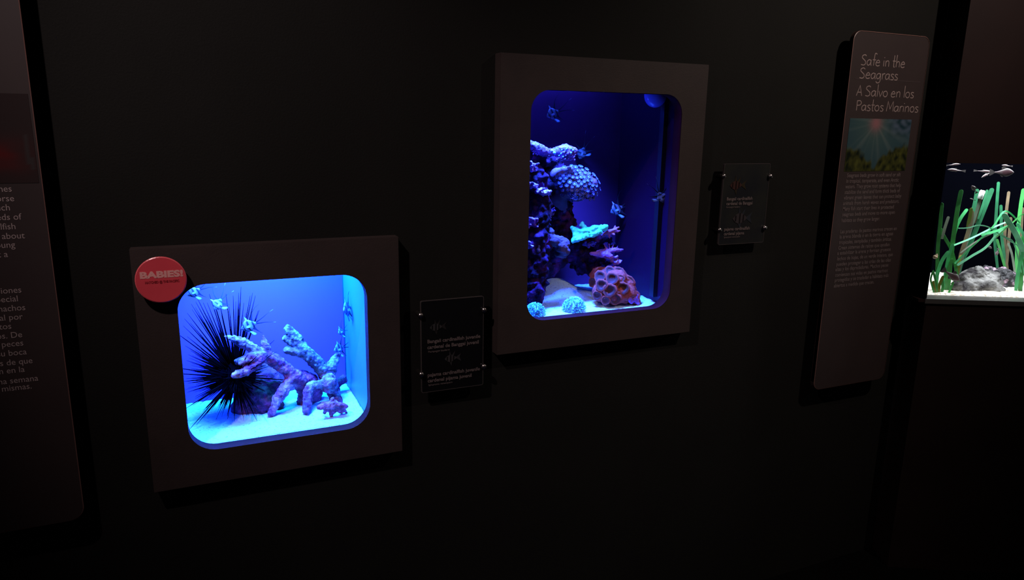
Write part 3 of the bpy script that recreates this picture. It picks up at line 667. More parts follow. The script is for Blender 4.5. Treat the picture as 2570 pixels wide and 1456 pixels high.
tag(COL.objects[-1], 'cream dead coral branch leaning up on the right side of the wide tank', 'coral')
D = [CH((640,975,.215,46),(655,1010,.19,40)), CH((660,940,.225,32),(688,970,.21,28)), CH((610,1020,.19,30),(690,1020,.18,22))]
blob('rubble_rock', D, MT['coral_dark'], origin=atz(655, 1040, .842), voxel=.0034, amp=.004, scl=55, amp2=.006, scl2=22, cellular=.004, cscl=80)
tag(COL.objects[-1], 'dark knobbly rock behind the sea urchin on the wide tank floor', 'rock')
Cc = [CH((800,1022,.06,6),(818,1018,.06,9),(836,1014,.06,11),(858,1018,.06,9),(868,1020,.06,5)), CH((836,1012,.06,9),(834,1003,.06,5)),
      CH((836,1016,.06,11),(834,1032,.062,9),(832,1044,.065,6)), CH((836,1018,.06,9),(858,1034,.07,6)), CH((822,1020,.06,8),(815,1036,.07,5)), CH((850,1018,.06,7),(870,1036,.075,4))]
blob('coral_rubble', Cc, MT['coral_mauve'], origin=atz(835, 1045, .842), voxel=.0024, amp=.002, scl=80, amp2=.002, scl2=40, cellular=.003, cscl=110, colfn=pale_near([(836,1010,.06,.03)], (.55, .20, .24), (.4, .07, .13), .4))
tag(COL.objects[-1], 'small star-shaped piece of coral rubble at the front right of the wide tank sand', 'coral')

# ------------------------------------------------------------------ fish builders
def fish_body(prof, col, nseg=16):
    """prof: (x, zc, halfheight, halfwidth)"""
    b = MB(); vs = []; cols = []
    P = catmull([Vector((x, zc, h)) for x, zc, h, w_ in prof], 6); Wd = catmull([Vector((x, w_, 0)) for x, zc, h, w_ in prof], 6)
    n = len(P)
    for p, q in zip(P, Wd):
        for j in range(nseg):
            a = 2*math.pi*j/nseg; ca, sa = math.cos(a), math.sin(a)
            x, z = p.x, p.y+p.z*sa; vs.append((x, max(q.y, .002)*ca, z)); cols.append(col(x, z))
    fs = [(i*nseg+j, i*nseg+(j+1) % nseg, (i+1)*nseg+(j+1) % nseg, (i+1)*nseg+j) for i in range(n-1) for j in range(nseg)]
    fs += [tuple(range(nseg-1, -1, -1)), tuple((n-1)*nseg+j for j in range(nseg))]
    b.add(vs, fs); b.col = cols; return b
def fin(pts, col, th=.012, yoff=0.0, splay=0.0, thin=1.0):
    """thin fan along a spine: list of ((x,z) lower, (x,z) upper)"""
    b = MB(); vs = []; cols = []
    n = len(pts)
    for k, (l, u) in enumerate(pts):
        q_ = 1-(1-thin)*min(1, k/(n-1)*1.6); mx_, mz_ = (l[0]+u[0])/2, (l[1]+u[1])/2
        l, u = [(mx_+(p[0]-mx_)*q_, mz_+(p[1]-mz_)*q_) for p in (l, u)]
        t_ = th*(1-.8*k/(n-1)); yo = yoff+splay*k/(n-1)
        for (x, z) in (l, u):
            for s_ in (-1, 1): vs.append((x, yo+s_*t_/2, z)); cols.append(col(k/(n-1)))
    fs = []
    for k in range(n-1):
        a = 4*k; c = a+4
        fs += [(a, c, c+2, a+2), (a+1, a+3, c+3, c+1), (a, a+1, c+1, c), (a+2, c+2, c+3, a+3)]
    fs += [(0, 2, 3, 1), (4*(n-1), 4*(n-1)+1, 4*(n-1)+3, 4*(n-1)+2)]
    b.add(vs, fs); b.col = cols; return b
PALE, DARK = (.16, .15, .17), (.012, .012, .02)
def bars(x, z):
    s = x+.10*z
    for c, w_ in ((.20, .035), (.47, .055), (.80, .060)):
        cc = c+(.10*(abs(z)*2)**2 if c > .3 else 0)
        if abs(s-cc) < w_: return DARK
    return PALE if noise.noise(Vector((x*30, z*30, 1))) < .55 else (.26, .26, .27)
def banggai():
    r = bpy.data.objects.new('cardinalfish', None); COL.objects.link(r)
    prof = [(0, -.03, .015, .01), (.06, -.02, .10, .05), (.18, .0, .22, .09), (.36, .02, .38, .11), (.55, .02, .40, .10), (.72, .02, .29, .07), (.88, .03, .14, .04), (1.0, .03, .085, .022)]
    fish_body(prof, bars).build('body', MT['fish'], r, smooth=True, local=True)
    dk = lambda k: DARK; 
    spot = lambda k: (.5, .55, .6) if k > .9 else DARK
    fin([((.40, .36), (.56, .38)), ((.42, .54), (.51, .53)), ((.42, .68), (.44, .69))], lambda k: (.45, .55, .6) if k < .6 else DARK).build('first_dorsal_fin', MT['fish'], r, local=True)
    fin([((.68, .30), (.84, .20)), ((.76, .48), (.88, .38)), ((.95, .80), (1.0, .72)), ((1.25, 1.05), (1.27, .99)), ((1.6, 1.18), (1.6, 1.15))], dk, thin=.3).build('second_dorsal_fin', MT['fish'], r, local=True)
    fin([((.68, -.26), (.86, -.12)), ((.82, -.42), (.93, -.32)), ((1.0, -.60), (1.05, -.56)), ((1.15, -.74), (1.17, -.72))], dk, thin=.5).build('anal_fin', MT['fish'], r, local=True)
    fin([((.97, .02), (.98, .11)), ((1.25, .10), (1.22, .17)), ((1.6, .24), (1.58, .29)), ((2.0, .42), (2.0, .46)), ((2.3, .52), (2.3, .54))], spot, thin=.45).build('tail_fin', MT['fish'], r, local=True)
    fin([((.97, -.05), (.98, .04)), ((1.25, -.10), (1.26, -.02)), ((1.6, -.15), (1.61, -.09)), ((2.0, -.27), (2.0, -.23)), ((2.2, -.34), (2.2, -.32))], spot, thin=.45).build('tail_fin', MT['fish'], r, local=True)
    for sd in (-1, 1):
        fin([((.42, -.32), (.52, -.34)), ((.50, -.46), (.64, -.44)), ((.60, -.62), (.76, -.57)), ((.72, -.72), (.82, -.67))], lambda k: (.35, .5, .55) if .2 < k < .9 else DARK, yoff=sd*.03, splay=sd*.08).build('pelvic_fin', MT['fish'], r, local=True)
        fin([((.33, -.10), (.33, .0)), ((.45, -.12), (.47, .04)), ((.58, -.10), (.56, .02))], lambda k: (.45, .5, .5), yoff=sd*.11, splay=sd*.05).build('pectoral_fin', MT['fish'], r, local=True)
        b = MB(); b.ball((.155, sd*.068, .035), .042, 10, 7, (1, .5, 1)); b.c = (.006, .006, .01); b.col = [b.c]*len(b.v); b.build('eye', MT['fish'], r, smooth=True, local=True)
    return r
def place_fish(o, snout, tail, label, cat='fish', group=None, roll=0.0):
    s, t_ = Vector(snout), Vector(tail); X = (t_-s); L = X.length; X.normalize()
    view = ((s+t_)/2-CAM).normalized(); Y = (view-X*view.dot(X)).normalized(); Z = X.cross(Y)
    if Z.z < 0: Y = -Y; Z = X.cross(Y)
    m = Matrix((X, Y, Z)).transposed().to_4x4() @ Matrix.Rotation(roll, 4, 'X')
    o.location = s; o.rotation_euler = m.to_euler(); o.scale = (L, L, L); tag(o, label, cat, group)
    return o
G1 = 'striped cardinalfish in the wide tank'; G2 = 'cardinalfish in the tall tank'
proto = banggai()
place_fish(proto, at(604.5, 825, .10), at(643, 812, .105), 'largest striped cardinalfish, long trailing fins, above the coral fingers in the wide tank', group=G1)
FL = [((470,741,.06),(502,727,.07),'striped cardinalfish in the upper left corner of the wide tank window, under the red badge',G1,0),
      ((537,777,.08),(556,752,.10),'striped cardinalfish tilted nose down among the urchin spine tips',G1,.25),
      ((862,779,.16),(880,774,.20),'small cardinalfish near the top of the bright right side wall of the wide tank',G1,.1),
      ((849,836,.22),(862,830,.24),'tiny cardinalfish by the back corner seam of the wide tank, midway down',G1,.1),
      ((838,880,.22),(862,872,.24),'cardinalfish just above the right knob of the cream coral branch',G1,.2),
      ((1372,292,.255),(1402,280,.255),'faint cardinalfish alone in the upper left of the tall tank',G2,0),
      ((1453,399,.28),(1467,371,.28),'dim cardinalfish pointing down beside the topmost violet coral in the tall tank',G2,0),
      ((1532,533,.25),(1562,520,.25),'cardinalfish in the middle of the tall tank, above the pink coral twig',G2,0),
      ((1668,508,.045),(1652,484,.045),'bright striped cardinalfish diving near the right edge of the tall tank window',G2,0)]
for s_, t_, lab, g, rl in FL:
    o = copy_tree(proto); place_fish(o, at(*s_), at(*t_), lab, group=g, roll=rl)

# ------------------------------------------------------------------ tall tank: reef
LR = [CH((1330,395,.15,26),(1365,402,.17,16),(1400,400,.19,12)),
      CH((1335,440,.14,34),(1350,500,.13,34),(1345,560,.12,36),(1345,620,.11,36),(1340,690,.10,36),(1335,740,.09,34)),
      CH((1385,440,.20,36),(1395,500,.21,36),(1405,560,.22,40),(1400,610,.20,38),(1380,660,.19,36)),
      CH((1420,620,.20,32),(1460,635,.20,30),(1500,640,.19,26),(1525,650,.17,16)),
      CH((1440,600,.20,24),(1480,605,.19,20),(1520,598,.17,10),(1532,590,.165,6)), CH((1460,660,.20,30),(1500,672,.19,26)), CH((1480,520,.24,1),(1481,521,.24,1)),
      CH((1532,598,.165,3),(1533,612,.165,4),(1537,625,.165,6)), CH((1362,470,.17,25),(1420,470,.21,26))]
blob('live_rock', LR, MT['live_rock'], origin=at(1340, 750, .1), voxel=.0036, amp=.007, scl=48, amp2=.007, scl2=26, cellular=.012, cscl=55)
tag(COL.objects[-1], 'dark purple live rock wall filling the left side of the tall tank', 'rock')
def surf(o_chain, m, name, label, cat='coral', **k):
    mm = dict(voxel=.0024, amp=.002, scl=90, amp2=.0015, scl2=40, cellular=.003, cscl=110); mm.update(k)
    base = min((p for ch in o_chain for p, r in ch), key=lambda p: p.z)
    o = blob(name, o_chain, m, origin=base, **mm); return tag(o, label, cat)
def polyp_mesh(nt=10, rd=1.0):
    b = MB(); b.cur = 0; b.tube([(0, 0, -2.0), (0, 0, -.6), (0, 0, -.1)], [.42, .36, .5], 8); b.cur = 1
    b.tube([(0, 0, -.12), (0, 0, .05), (0, 0, .12)], [.5, .62, .3], 10)
    for k in range(nt):
        a = 2*math.pi*k/nt; c, s_ = math.cos(a), math.sin(a)
        b.tube([(c*.5, s_*.5, .0), (c*.85, s_*.85, .18), (c*1.05, s_*1.05, .12)], [.17, .15, .10], 5)
    return b.mesh('polyp')
def put(mesh, name, parent, p, d, s_):
    o = bpy.data.objects.new(name, mesh); COL.objects.link(o); o.parent = parent
    o.location = Vector(p)-parent.location; o.rotation_euler = Vector(d).to_track_quat('Z', 'Y').to_euler(); o.scale = (s_, s_, s_) if not isinstance(s_, tuple) else s_
    return o
# flowerpot coral
fc = thing('flowerpot_coral', 'blue-grey flowerpot coral with round polyps bulging from the upper rock wall', 'coral', at(1430, 515, .17))
blob('base', [CH((1400,440,.16,20),(1430,445,.15,28),(1460,455,.14,26),(1485,462,.14,16)), CH((1420,470,.16,30),(1450,480,.16,26)), CH((1400,490,.17,20),(1410,520,.18,16))], MT['flower_stalk'], fc, voxel=.003, amp=.002, scl=70, amp2=.002, scl2=30)
pm = polyp_mesh(); pm.materials.append(MT['flower_stalk']); pm.materials.append(MT['flower_disc']); pm.polygons.foreach_set('use_smooth', [True]*len(pm.polygons))
fcc = at(1440, 475, .185)
cand = []
for i in range(3000):
    px, py = random.uniform(1392, 1509), random.uniform(408, 512)
    e = ((px-1448)/60)**2+((py-462-.12*(px-1448))/46)**2
    if e > 1: continue
    if py > 500 and px > 1440: continue
    dep = .165-.07*math.sqrt(max(0, 1-e))
    if all((px-a)**2+(py-c)**2 > 70 for a, c, _ in cand): cand.append((px, py, dep))
    if len(cand) >= 92: break
for px, py, dep in cand:
    p = at(px, py, dep); d = (p-fcc).normalized()+Vector((0, -.25, .35)); put(pm, 'polyp', fc, p, d.normalized(), random.uniform(.0055, .0078))
# topmost violet coral with cyan polyps
tc_ = thing('violet_plate_coral', 'violet plate coral dotted with cyan polyps on the topmost ledge of the reef', 'coral', at(1385, 400, .15))
blob('body', [CH((1328,362,.12,10),(1345,370,.12,14),(1362,378,.12,13),(1382,385,.125,10)), CH((1382,384,.125,9),(1402,380,.12,14),(1420,380,.115,19),(1436,380,.115,13)), CH((1410,392,.115,10),(1430,394,.115,9),(1440,398,.115,4))], MT['violet'], tc_, voxel=.0024, amp=.002, scl=80, amp2=.002, scl2=35, cellular=.003, cscl=110)
b = MB(); b.ball((0, 0, 0), 1.0, 10, 7, (.8, .8, 1.3)); pm2 = b.mesh('polyp'); pm2.materials.append(MT['cyan_polyp']); pm2.polygons.foreach_set('use_smooth', [True]*len(pm2.polygons))
b = MB(); b.ball((0, 0, 0), 1.0, 10, 7, (.8, .8, 1.3)); pm3 = b.mesh('polyp'); pm3.materials.append(MT['violet_white']); pm3.polygons.foreach_set('use_smooth', [True]*len(pm3.polygons))
for px, py, s_ in ((1339,364,3.2),(1391,385,4),(1361,376,2.6),(1358,371,1.8),(1408,386,2.6),(1421,375,2.6),(1432,385,3.8),(1433,374,3),(1410,377,2.2),(1413,394,2.4),(1403,391,2),(1438,378,2.4),(1384,380,2)):
    p = at(px, py, .098 if px > 1395 else .112); put(pm2, 'polyp', tc_, p, (0, -.6, .6), s_*mpp(p))
for k in range(46):
    px = random.uniform(1336, 1444); py = 365+(px-1336)*.17+random.uniform(0, 24) if px < 1395 else random.uniform(370, 402)
    p = at(px, py, .100 if px > 1395 else .112); put(pm3, 'polyp', tc_, p, (random.uniform(-.5, .5), -.7, random.uniform(0, .8)), random.uniform(1.6, 2.6)*mpp(p))
# nub colonies
def nubs(name, label, px, py, y, spread, n, rr, m, base=None, up=.6):
    c = at(px, py, y); s_ = mpp(c); ch = []
    for k in range(n):
        a = random.uniform(0, 2*math.pi); q = math.sqrt(random.random())
        p0 = c+Vector((math.cos(a)*q*spread[0]*s_, .012, math.sin(a)*q*spread[1]*s_)); d = Vector((random.uniform(-.6, .6), -.8, random.uniform(0, 1)*up)).normalized()
        r = rr*s_*random.uniform(.7, 1.2); ch.append([(p0, r*1.1), (p0+d*r*random.uniform(2, 3.5), r*.75)])
    ch.append([(c+Vector((-spread[0]*s_*.7, .016, 0)), spread[1]*s_*.55), (c+Vector((spread[0]*s_*.7, .016, 0)), spread[1]*s_*.55)])
    return surf(ch, m, name, label, voxel=.002, amp=.0008, scl=140, amp2=0, cellular=.0012, cscl=160)
nubs('finger_coral', 'small pale violet coral clump at the left window edge, below the violet plate coral', 1338, 420, .085, (13, 14), 16, 3, MT['violet_white'])
nubs('finger_coral', 'bright white-violet knobbly coral left of the flowerpot coral', 1366, 482, .085, (22, 11), 24, 3.6, MT['violet_white'])
nubs('finger_coral', 'pale violet coral clump at the left window edge beside the bright white-violet one', 1340, 466, .085, (16, 8), 12, 3.2, MT['violet_white'])
nubs('finger_coral', 'deep violet coral clump under the white-violet knobbly coral', 1382, 535, .13, (12, 18), 16, 3.2, MT['violet'])
nubs('finger_coral', 'pink-violet coral clump at the left window edge, left of the grey leather coral', 1338, 562, .08, (14, 16), 20, 4, MT['lilac'])
nubs('finger_coral', 'small blue-white coral nubs at the left window edge below the pink-violet clump', 1333, 618, .075, (14, 7), 9, 4, MT['violet_white'])
nubs('finger_coral', 'violet coral ridge low on the left rock wall', 1345, 660, .085, (18, 8), 16, 3.4, MT['violet'])
nubs('finger_coral', 'deep violet coral scraps under the cyan plate coral', 1482, 615, .15, (18, 8), 14, 3, MT['violet'])
nubs('finger_coral', 'lavender coral knob between the lilac plate coral and the brown cup coral', 1549, 656, .10, (11, 12), 16, 3.6, MT['violet_white'])
nubs('finger_coral', 'lowest violet coral scraps at the left window edge, above the fuzzy dome', 1332, 690, .075, (10, 10), 8, 3, MT['violet'])
surf([CH((1382,576,.10,5),(1382,583,.10,9),(1381,596,.10,11)), CH((1370,602,.10,11),(1385,604,.10,16),(1404,604,.10,14),(1418,612,.10,14)), CH((1408,618,.095,17),(1420,630,.095,12)), CH((1366,612,.10,8),(1362,630,.10,6)), CH((1400,636,.105,12),(1416,640,.105,8))],
     MT['leather'], 'leather_coral', 'grey-violet leather coral with a small dome on top, left of the cyan plate coral', amp2=.004, scl2=30, cellular=.001)
surf([CH((1352,618,.08,6),(1351,630,.08,8))], MT['flower_disc'], 'button_coral', 'small blue oval coral just left of the grey leather coral', voxel=.002, cellular=.0005)
surf([CH((1436,572,.12,5),(1446,580,.115,9),(1462,584,.11,10),(1480,578,.115,10),(1500,574,.115,9),(1518,572,.115,8),(1523,568,.115,4)), CH((1438,604,.105,5),(1447,600,.10,8),(1462,592,.105,10),(1485,588,.11,9),(1505,582,.11,8)), CH((1443,590,.11,7),(1440,580,.115,6)), CH((1455,566,.13,4),(1462,562,.13,6),(1468,572,.125,7))],
     MT['cyan_plate'], 'plate_coral', 'glowing cyan plate coral jutting out in the middle of the reef', amp=.003, scl=60, amp2=.003, scl2=50, voxel=.0022)
surf([CH((1512,590,.13,5),(1528,582,.12,6),(1540,577,.115,4),(1553,571,.11,2.5)), CH((1536,580,.12,4),(1548,581,.11,3.4),(1556,579,.11,2.2)), CH((1532,584,.12,4),(1542,589,.11,2.5)), CH((1528,586,.12,4),(1530,598,.12,2.2)), CH((1545,576,.11,3),(1550,584,.11,2.4)), CH((1540,577,.115,3),(1544,568,.115,2.2))],
     MT['pink'], 'twig_coral', 'pink twiggy coral at the right tip of the cyan plate coral', voxel=.0016, amp=.0008, amp2=.0005, cellular=.001)
surf([CH((1484,636,.13,5),(1500,638,.12,8),(1518,640,.11,9),(1532,644,.105,8)), CH((1500,632,.13,5),(1525,630,.115,6),(1545,628,.11,6),(1562,628,.105,4)), CH((1530,626,.12,3),(1528,612,.12,2)), CH((1536,624,.12,3),(1540,612,.12,2)), CH((1522,626,.12,3),(1517,614,.12,2)), CH((1545,626,.11,2.6),(1550,618,.11,1.8))],
     MT['lilac'], 'plate_coral', 'lilac plate coral with small upright fingers, under the cyan plate coral', voxel=.002, amp=.0015, amp2=.002)
# brown cup coral
bcx = thing('cup_coral', 'large brown cup coral mound on the sand at the right foot of the reef', 'coral', atz(1545, 768, 1.075))
blob('body', [CH((1508,735,.075,24),(1535,735,.065,28),(1570,735,.06,26),(1590,745,.06,16)), CH((1500,690,.16,22),(1520,700,.11,28),(1545,705,.085,34),(1568,715,.075,26)), CH((1545,682,.10,16),(1555,690,.10,16)), CH((1592,750,.055,13),(1600,758,.05,8))], MT['brain'], bcx, voxel=.003, amp=.003, scl=60, amp2=.005, scl2=26)
def cup_mesh():
    b = MB(); n = 18; prof = [(1.02, -.6), (1.05, -.1), (.98, .18), (.80, .30), (.58, .18), (.36, -.12)]
    vs = []
    for r, z in prof:
        for k in range(n):
            a = 2*math.pi*k/n; wob = 1+.07*math.sin(3*a+r)+.04*math.cos(9*a); vs.append((r*wob*math.cos(a), r*wob*math.sin(a), z))
    fs = [(i*n+j, i*n+(j+1) % n, (i+1)*n+(j+1) % n, (i+1)*n+j) for i in range(len(prof)-1) for j in range(n)]
    b.cur = 0; b.add(vs, fs)
    b.mi[-2*n:] = [1]*(2*n)
    b.cur = 1; b.add([(.40*math.cos(2*math.pi*k/n), .40*math.sin(2*math.pi*k/n), -.10) for k in range(n)]+[(0, 0, -.2)], [(k, (k+1) % n, n) for k in range(n)])
    return b.mesh('cup_polyp')
cm = cup_mesh(); cm.materials.append(MT['brain_rim']); cm.materials.append(MT['brain_dark']); cm.polygons.foreach_set('use_smooth', [True]*len(cm.polygons))
bcc = at(1545, 722, .11)
for px, py, y, r in ((1536,700,.048,17),(1510,716,.05,16),(1530,729,.034,18),(1545,751,.033,15),(1563,724,.038,17),(1577,706,.055,15),(1499,742,.055,13),(1553,682,.072,14),(1506,694,.085,16),(1586,728,.048,13),(1571,748,.038,14),(1520,754,.038,12),(1530,679,.085,13),(1488,708,.12,13),(1557,700,.05,12),(1516,740,.042,10),(1590,748,.045,10)):
    p = at(px, py, y); q_ = r*mpp(p); put(cm, 'cup_polyp', bcx, p, (p-bcc).normalized()+Vector((-.25, -.6, .1)), (q_, q_, q_*.62))
surf([CH((1592,750,.04,9),(1600,760,.035,6)), CH((1588,735,.045,8),(1596,742,.045,6)), CH((1580,752,.035,7),(1585,758,.035,6))], MT['lilac'], 'button_coral', 'violet crust at the lower right corner of the brown cup coral', voxel=.002)
# fuzzy domes
def fuzzy(px, py, y, rpx, label):
    p = at(px, py, y); r = rpx*mpp(p); z0 = s2(p.x, p.y)
    t = thing('fuzzy_coral', label, 'coral', (p.x, p.y, z0-.002)); c = Vector((p.x, p.y, z0+r*.15))
    b = MB(); b.ball(c, r*.86, 24, 16, (1, .85, 1)); b.build('body', MT['dome'], t, smooth=True)
    b = MB()
    for k in range(420):
        d = Vector((random.gauss(0, 1), random.gauss(0, 1), random.gauss(.2, 1))).normalized()
        if d.z < -.15: continue
        q = c+Vector((d.x*r*.84, d.y*.85*r*.84, d.z*r*.84)); e = (d+Vector((random.uniform(-.3, .3), random.uniform(-.3, .3), random.uniform(-.1, .4)))).normalized()
        b.tube([q, q+e*r*.12, q+e*r*.22], [r*.045, r*.042, r*.02], 5)
    tag(b.build('tentacle', MT['tentacle'], t, smooth=True), kind='stuff')
fuzzy(1440, 783, .045, 30, 'fuzzy cyan dome coral on the open sand left of the cup coral')
fuzzy(1343, 786, .040, 27, 'fuzzy cyan dome coral in the lower left corner of the tall tank window')
# pump and pipe
pc = at(1645, 240, .055)
pt = thing('pump', 'glossy round blue pump dome at the top right of the tall tank', 'pump', (pc.x, pc.y, pc.z-.035))
b = MB(); b.ball(pc, 30*mpp(pc), 28, 18, (1.0, .8, 1.0)); b.build('housing', MT['pump'], pt, smooth=True)
b = MB(); b.tube([pc+Vector((0, .01, .02)), pc+Vector((0, .012, .18))], [.011, .011], 16); b.build('hanger', MT['pipe'], pt, smooth=True)
p = at(1676, 300, .05); b = MB(); b.box((1.279, p.y-.004, T2[4]+.06), (1.2935, p.y+.016, 1.80)); tag(b.build('overflow_pipe', MT['pipe'], origin=(1.286, p.y, T2[4]+.06)), 'dark upright pipe along the right wall of the tall tank', 'pipe')

# ------------------------------------------------------------------ seagrass tank on the right
cb = thing('tank_cabinet', 'brown cabinet with a recessed seagrass tank at the right edge', 'cabinet', C3+U3*.45)
UW = 0.92
b = MB(); b.box3(0.004, 0.004, 0, UW, .46, 1.022); b.build('base_cabinet', MT['cab_low'], cb)
b = MB(); b.box3(0, 0, 1.499, UW, .012, 2.75); b.box3(0, .012, 1.499, .012, .46, 2.75); b.build('upper_panel', MT['cabinet'], cb)
b = MB(); b.box3(-.004, -.002, 1.022, UW, .066, 1.038); b.build('ledge', MT['ledge'], cb)
b = MB(); b.box3(-.026, .0, 1.026, .0, .13, 1.036); b.build('side_ledge', MT['cabinet'], cb)
b = MB(); b.box3(-.006, .001, 1.038, .001, .46, 1.499); b.build('side_panel', MT['tank_black'], cb)
b = MB(); b.box3(0.012, .45, 1.022, UW, .46, 1.62); b.build('back_panel', MT['tank_black'], cb)
b = MB(); b.box3(UW-.01, .0, 1.038, UW, .45, 1.499); b.build('side_panel', MT['tank_black'], cb)
b = MB(); b.box3(0.0015, .060, 1.0385, UW-.0105, .066, 1.51); b.build('glass_pane', MT['glass'], cb)
b = MB(); b.box3(0.002, .0665, 1.0395, UW-.011, .449, 1.515); tag(b.build('tank_water', MT['water'], origin=C3+U3*.45+Vector((0, 0, 1.04))), 'clear water filling the seagrass tank', 'water', kind='stuff')
def s3(u, v): return 1.043+.004*noise.noise(Vector((u*30, v*30, 9)))+.0025*noise.noise(Vector((u*100, v*100, 3)))+.01*v
def to3(u, v, z): q = C3+U3*u+V3*v; return (q.x, q.y, z)
sand_bed('white shell sand on the bottom of the seagrass tank', .002, UW-.0115, .067, .448, 1.0225, s3, MT['sand3'], 110, 50, to3)
def R3(*n): return [nd3(*q) for q in n]
blob('rock', [R3((2395,738,.13,14),(2430,730,.15,24),(2470,722,.17,30),(2500,735,.16,20)), R3((2425,700,.19,22),(2455,695,.2,28),(2490,705,.2,26)), R3((2400,722,.13,16),(2420,745,.12,12),(2490,748,.13,16))], MT['rock'], origin=at3(2450, 748, .15), voxel=.0038, amp=.006, scl=50, amp2=.012, scl2=13, cellular=.005, cscl=34)
tag(COL.objects[-1], 'large pale grey boulder among the seagrass', 'rock')
blob('rock', [R3((2480,690,.26,24),(2515,700,.25,30),(2540,715,.24,24)), R3((2520,725,.23,20),(2535,735,.22,14))], MT['rock_dark'], origin=at3(2515, 745, .24), voxel=.0038, amp=.008, scl=45, amp2=.010, scl2=14, cellular=.014, cscl=42)
tag(COL.objects[-1], 'dark pinkish rock leaning behind the large pale grey boulder', 'rock')
def blade(path, w, v, m, parent, dv=0.0, tip=True):
    P = catmull([at3(px, py, v+dv*k/max(1, len(path)-1)) for k, (px, py) in enumerate(path)], 7)
    L2 = P[-2]; E2 = P[-1]; P = P[:-1]+[L2.lerp(E2, q) for q in (.3, .55, .75, .88, .96, 1.0)]; n = len(P)
    tot = [0.0]
    for a_, b_ in zip(P, P[1:]): tot.append(tot[-1]+(b_-a_).length)
    b = MB(); vs = []
    for i, p in enumerate(P):
        t_ = (P[min(i+1, n-1)]-P[max(i-1, 0)]).normalized(); vw = (p-CAM).normalized()
        side = t_.cross(vw).normalized(); nr = side.cross(t_).normalized(); tw = .22*math.sin(i*.12+len(path)); side, nr = side*math.cos(tw)+nr*math.sin(tw), nr*math.cos(tw)-side*math.sin(tw)
        f = tot[i]/tot[-1]; wd = .82*w/2*mpp(p)*(min(1, .75+f)*(math.sqrt(max(0.0, 1-(1-(tot[-1]-tot[i])/(w*.5*mpp(p)))**2)) if tip and tot[-1]-tot[i] < w*.5*mpp(p) else 1.0)+.02)
        th = .0005
        vs += [p-side*wd-nr*th, p+side*wd-nr*th, p+side*wd+nr*th, p-side*wd+nr*th]
    fs = [(i*4+j, i*4+(j+1) % 4, (i+1)*4+(j+1) % 4, (i+1)*4+j) for i in range(n-1) for j in range(4)]+[(3, 2, 1, 0), tuple((n-1)*4+j for j in range(4))]
    b.add(vs, fs); o = b.build('blade', MT[m], parent, smooth=True); o.data.set_sharp_from_angle(angle=R(40)); return o
def plant(label, base, v, blades, group='seagrass plants in the right tank'):
    t = thing('seagrass_plant', label, 'seagrass', at3(*base, v), group)
    for path, w_, dv, m in blades: blade(path, w_, v, m, t, dv)
    return t
plant('tall upright seagrass plant nearest the left edge of the seagrass tank', (2368, 732), .13, [
    ([(2349,735),(2352,690),(2354,620),(2360,560),(2364,509)], 10, 0, 'g_mid'), ([(2364,600),(2372,570),(2381,543)], 8, .01, 'g_grey'),
    ([(2405,735),(2400,680),(2388,628),(2370,595),(2360,572)], 9, .01, 'g_mid'), ([(2380,732),(2386,650),(2395,580),(2404,520),(2413,476)], 12, .0, 'g_mid'),
    ([(2390,640),(2396,585),(2410,550),(2428,524)], 9, .01, 'g_bright'), ([(2346,728),(2352,690),(2364,655),(2382,630)], 10, -.01, 'g_bright'),
    ([(2366,730),(2374,680),(2382,640),(2392,612)], 9, -.01, 'g_bright'), ([(2395,732),(2402,690),(2408,655),(2412,640)], 8, .02, 'g_olive'),
    ([(2372,735),(2378,690),(2390,650)], 9, -.015, 'g_mid')])
plant('low tuft of short seagrass in the bottom left corner of the seagrass tank', (2352, 740), .085, [
    ([(2346,741),(2340,720),(2336,700),(2343,678)], 5, 0, 'g_mid'), ([(2350,741),(2350,715),(2342,680)], 6, 0, 'g_mid'), ([(2356,741),(2358,715),(2368,692)], 8, 0, 'g_olive'),
    ([(2350,741),(2345,725),(2342,705)], 7, 0, 'g_olive'), ([(2378,742),(2386,724),(2393,708)], 6, 0, 'g_mid'), ([(2362,741),(2366,720),(2364,700)], 8, 0, 'g_mid')])
P2 = plant('dark green seagrass plant with one white-tipped stem, above the boulder', (2402, 715), .22, [
    ([(2400,715),(2412,660),(2432,618),(2456,560),(2476,510),(2491,472)], 13, 0, 'g_dark'), ([(2425,600),(2438,545),(2447,510),(2453,474)], 11, .01, 'g_dark'),
    ([(2402,700),(2410,645),(2424,600),(2436,560),(2440,528)], 10, -.01, 'g_brown'), ([(2404,695),(2420,630),(2440,565),(2458,508)], 8, -.015, 'g_grey'),
    ([(2446,560),(2456,520),(2463,490)], 8, -.015, 'g_brown'), ([(2428,570),(2434,545),(2438,522)], 9, -.02, 'g_olive'), ([(2455,550),(2470,505),(2478,476)], 7, .01, 'g_dark')])
p0, p1 = at3(2459, 499, .20), at3(2466, 480, .20); b = MB(); r_ = 6.3*mpp(p0)
b.tube([p0-(p1-p0)*.02, p0, p1, p1+(p1-p0)*.12], [r_*.9, r_, r_, r_*.75], 12); tag(b.build('white_tip', MT['white'], P2, smooth=True), 'bright white tip of a stem')
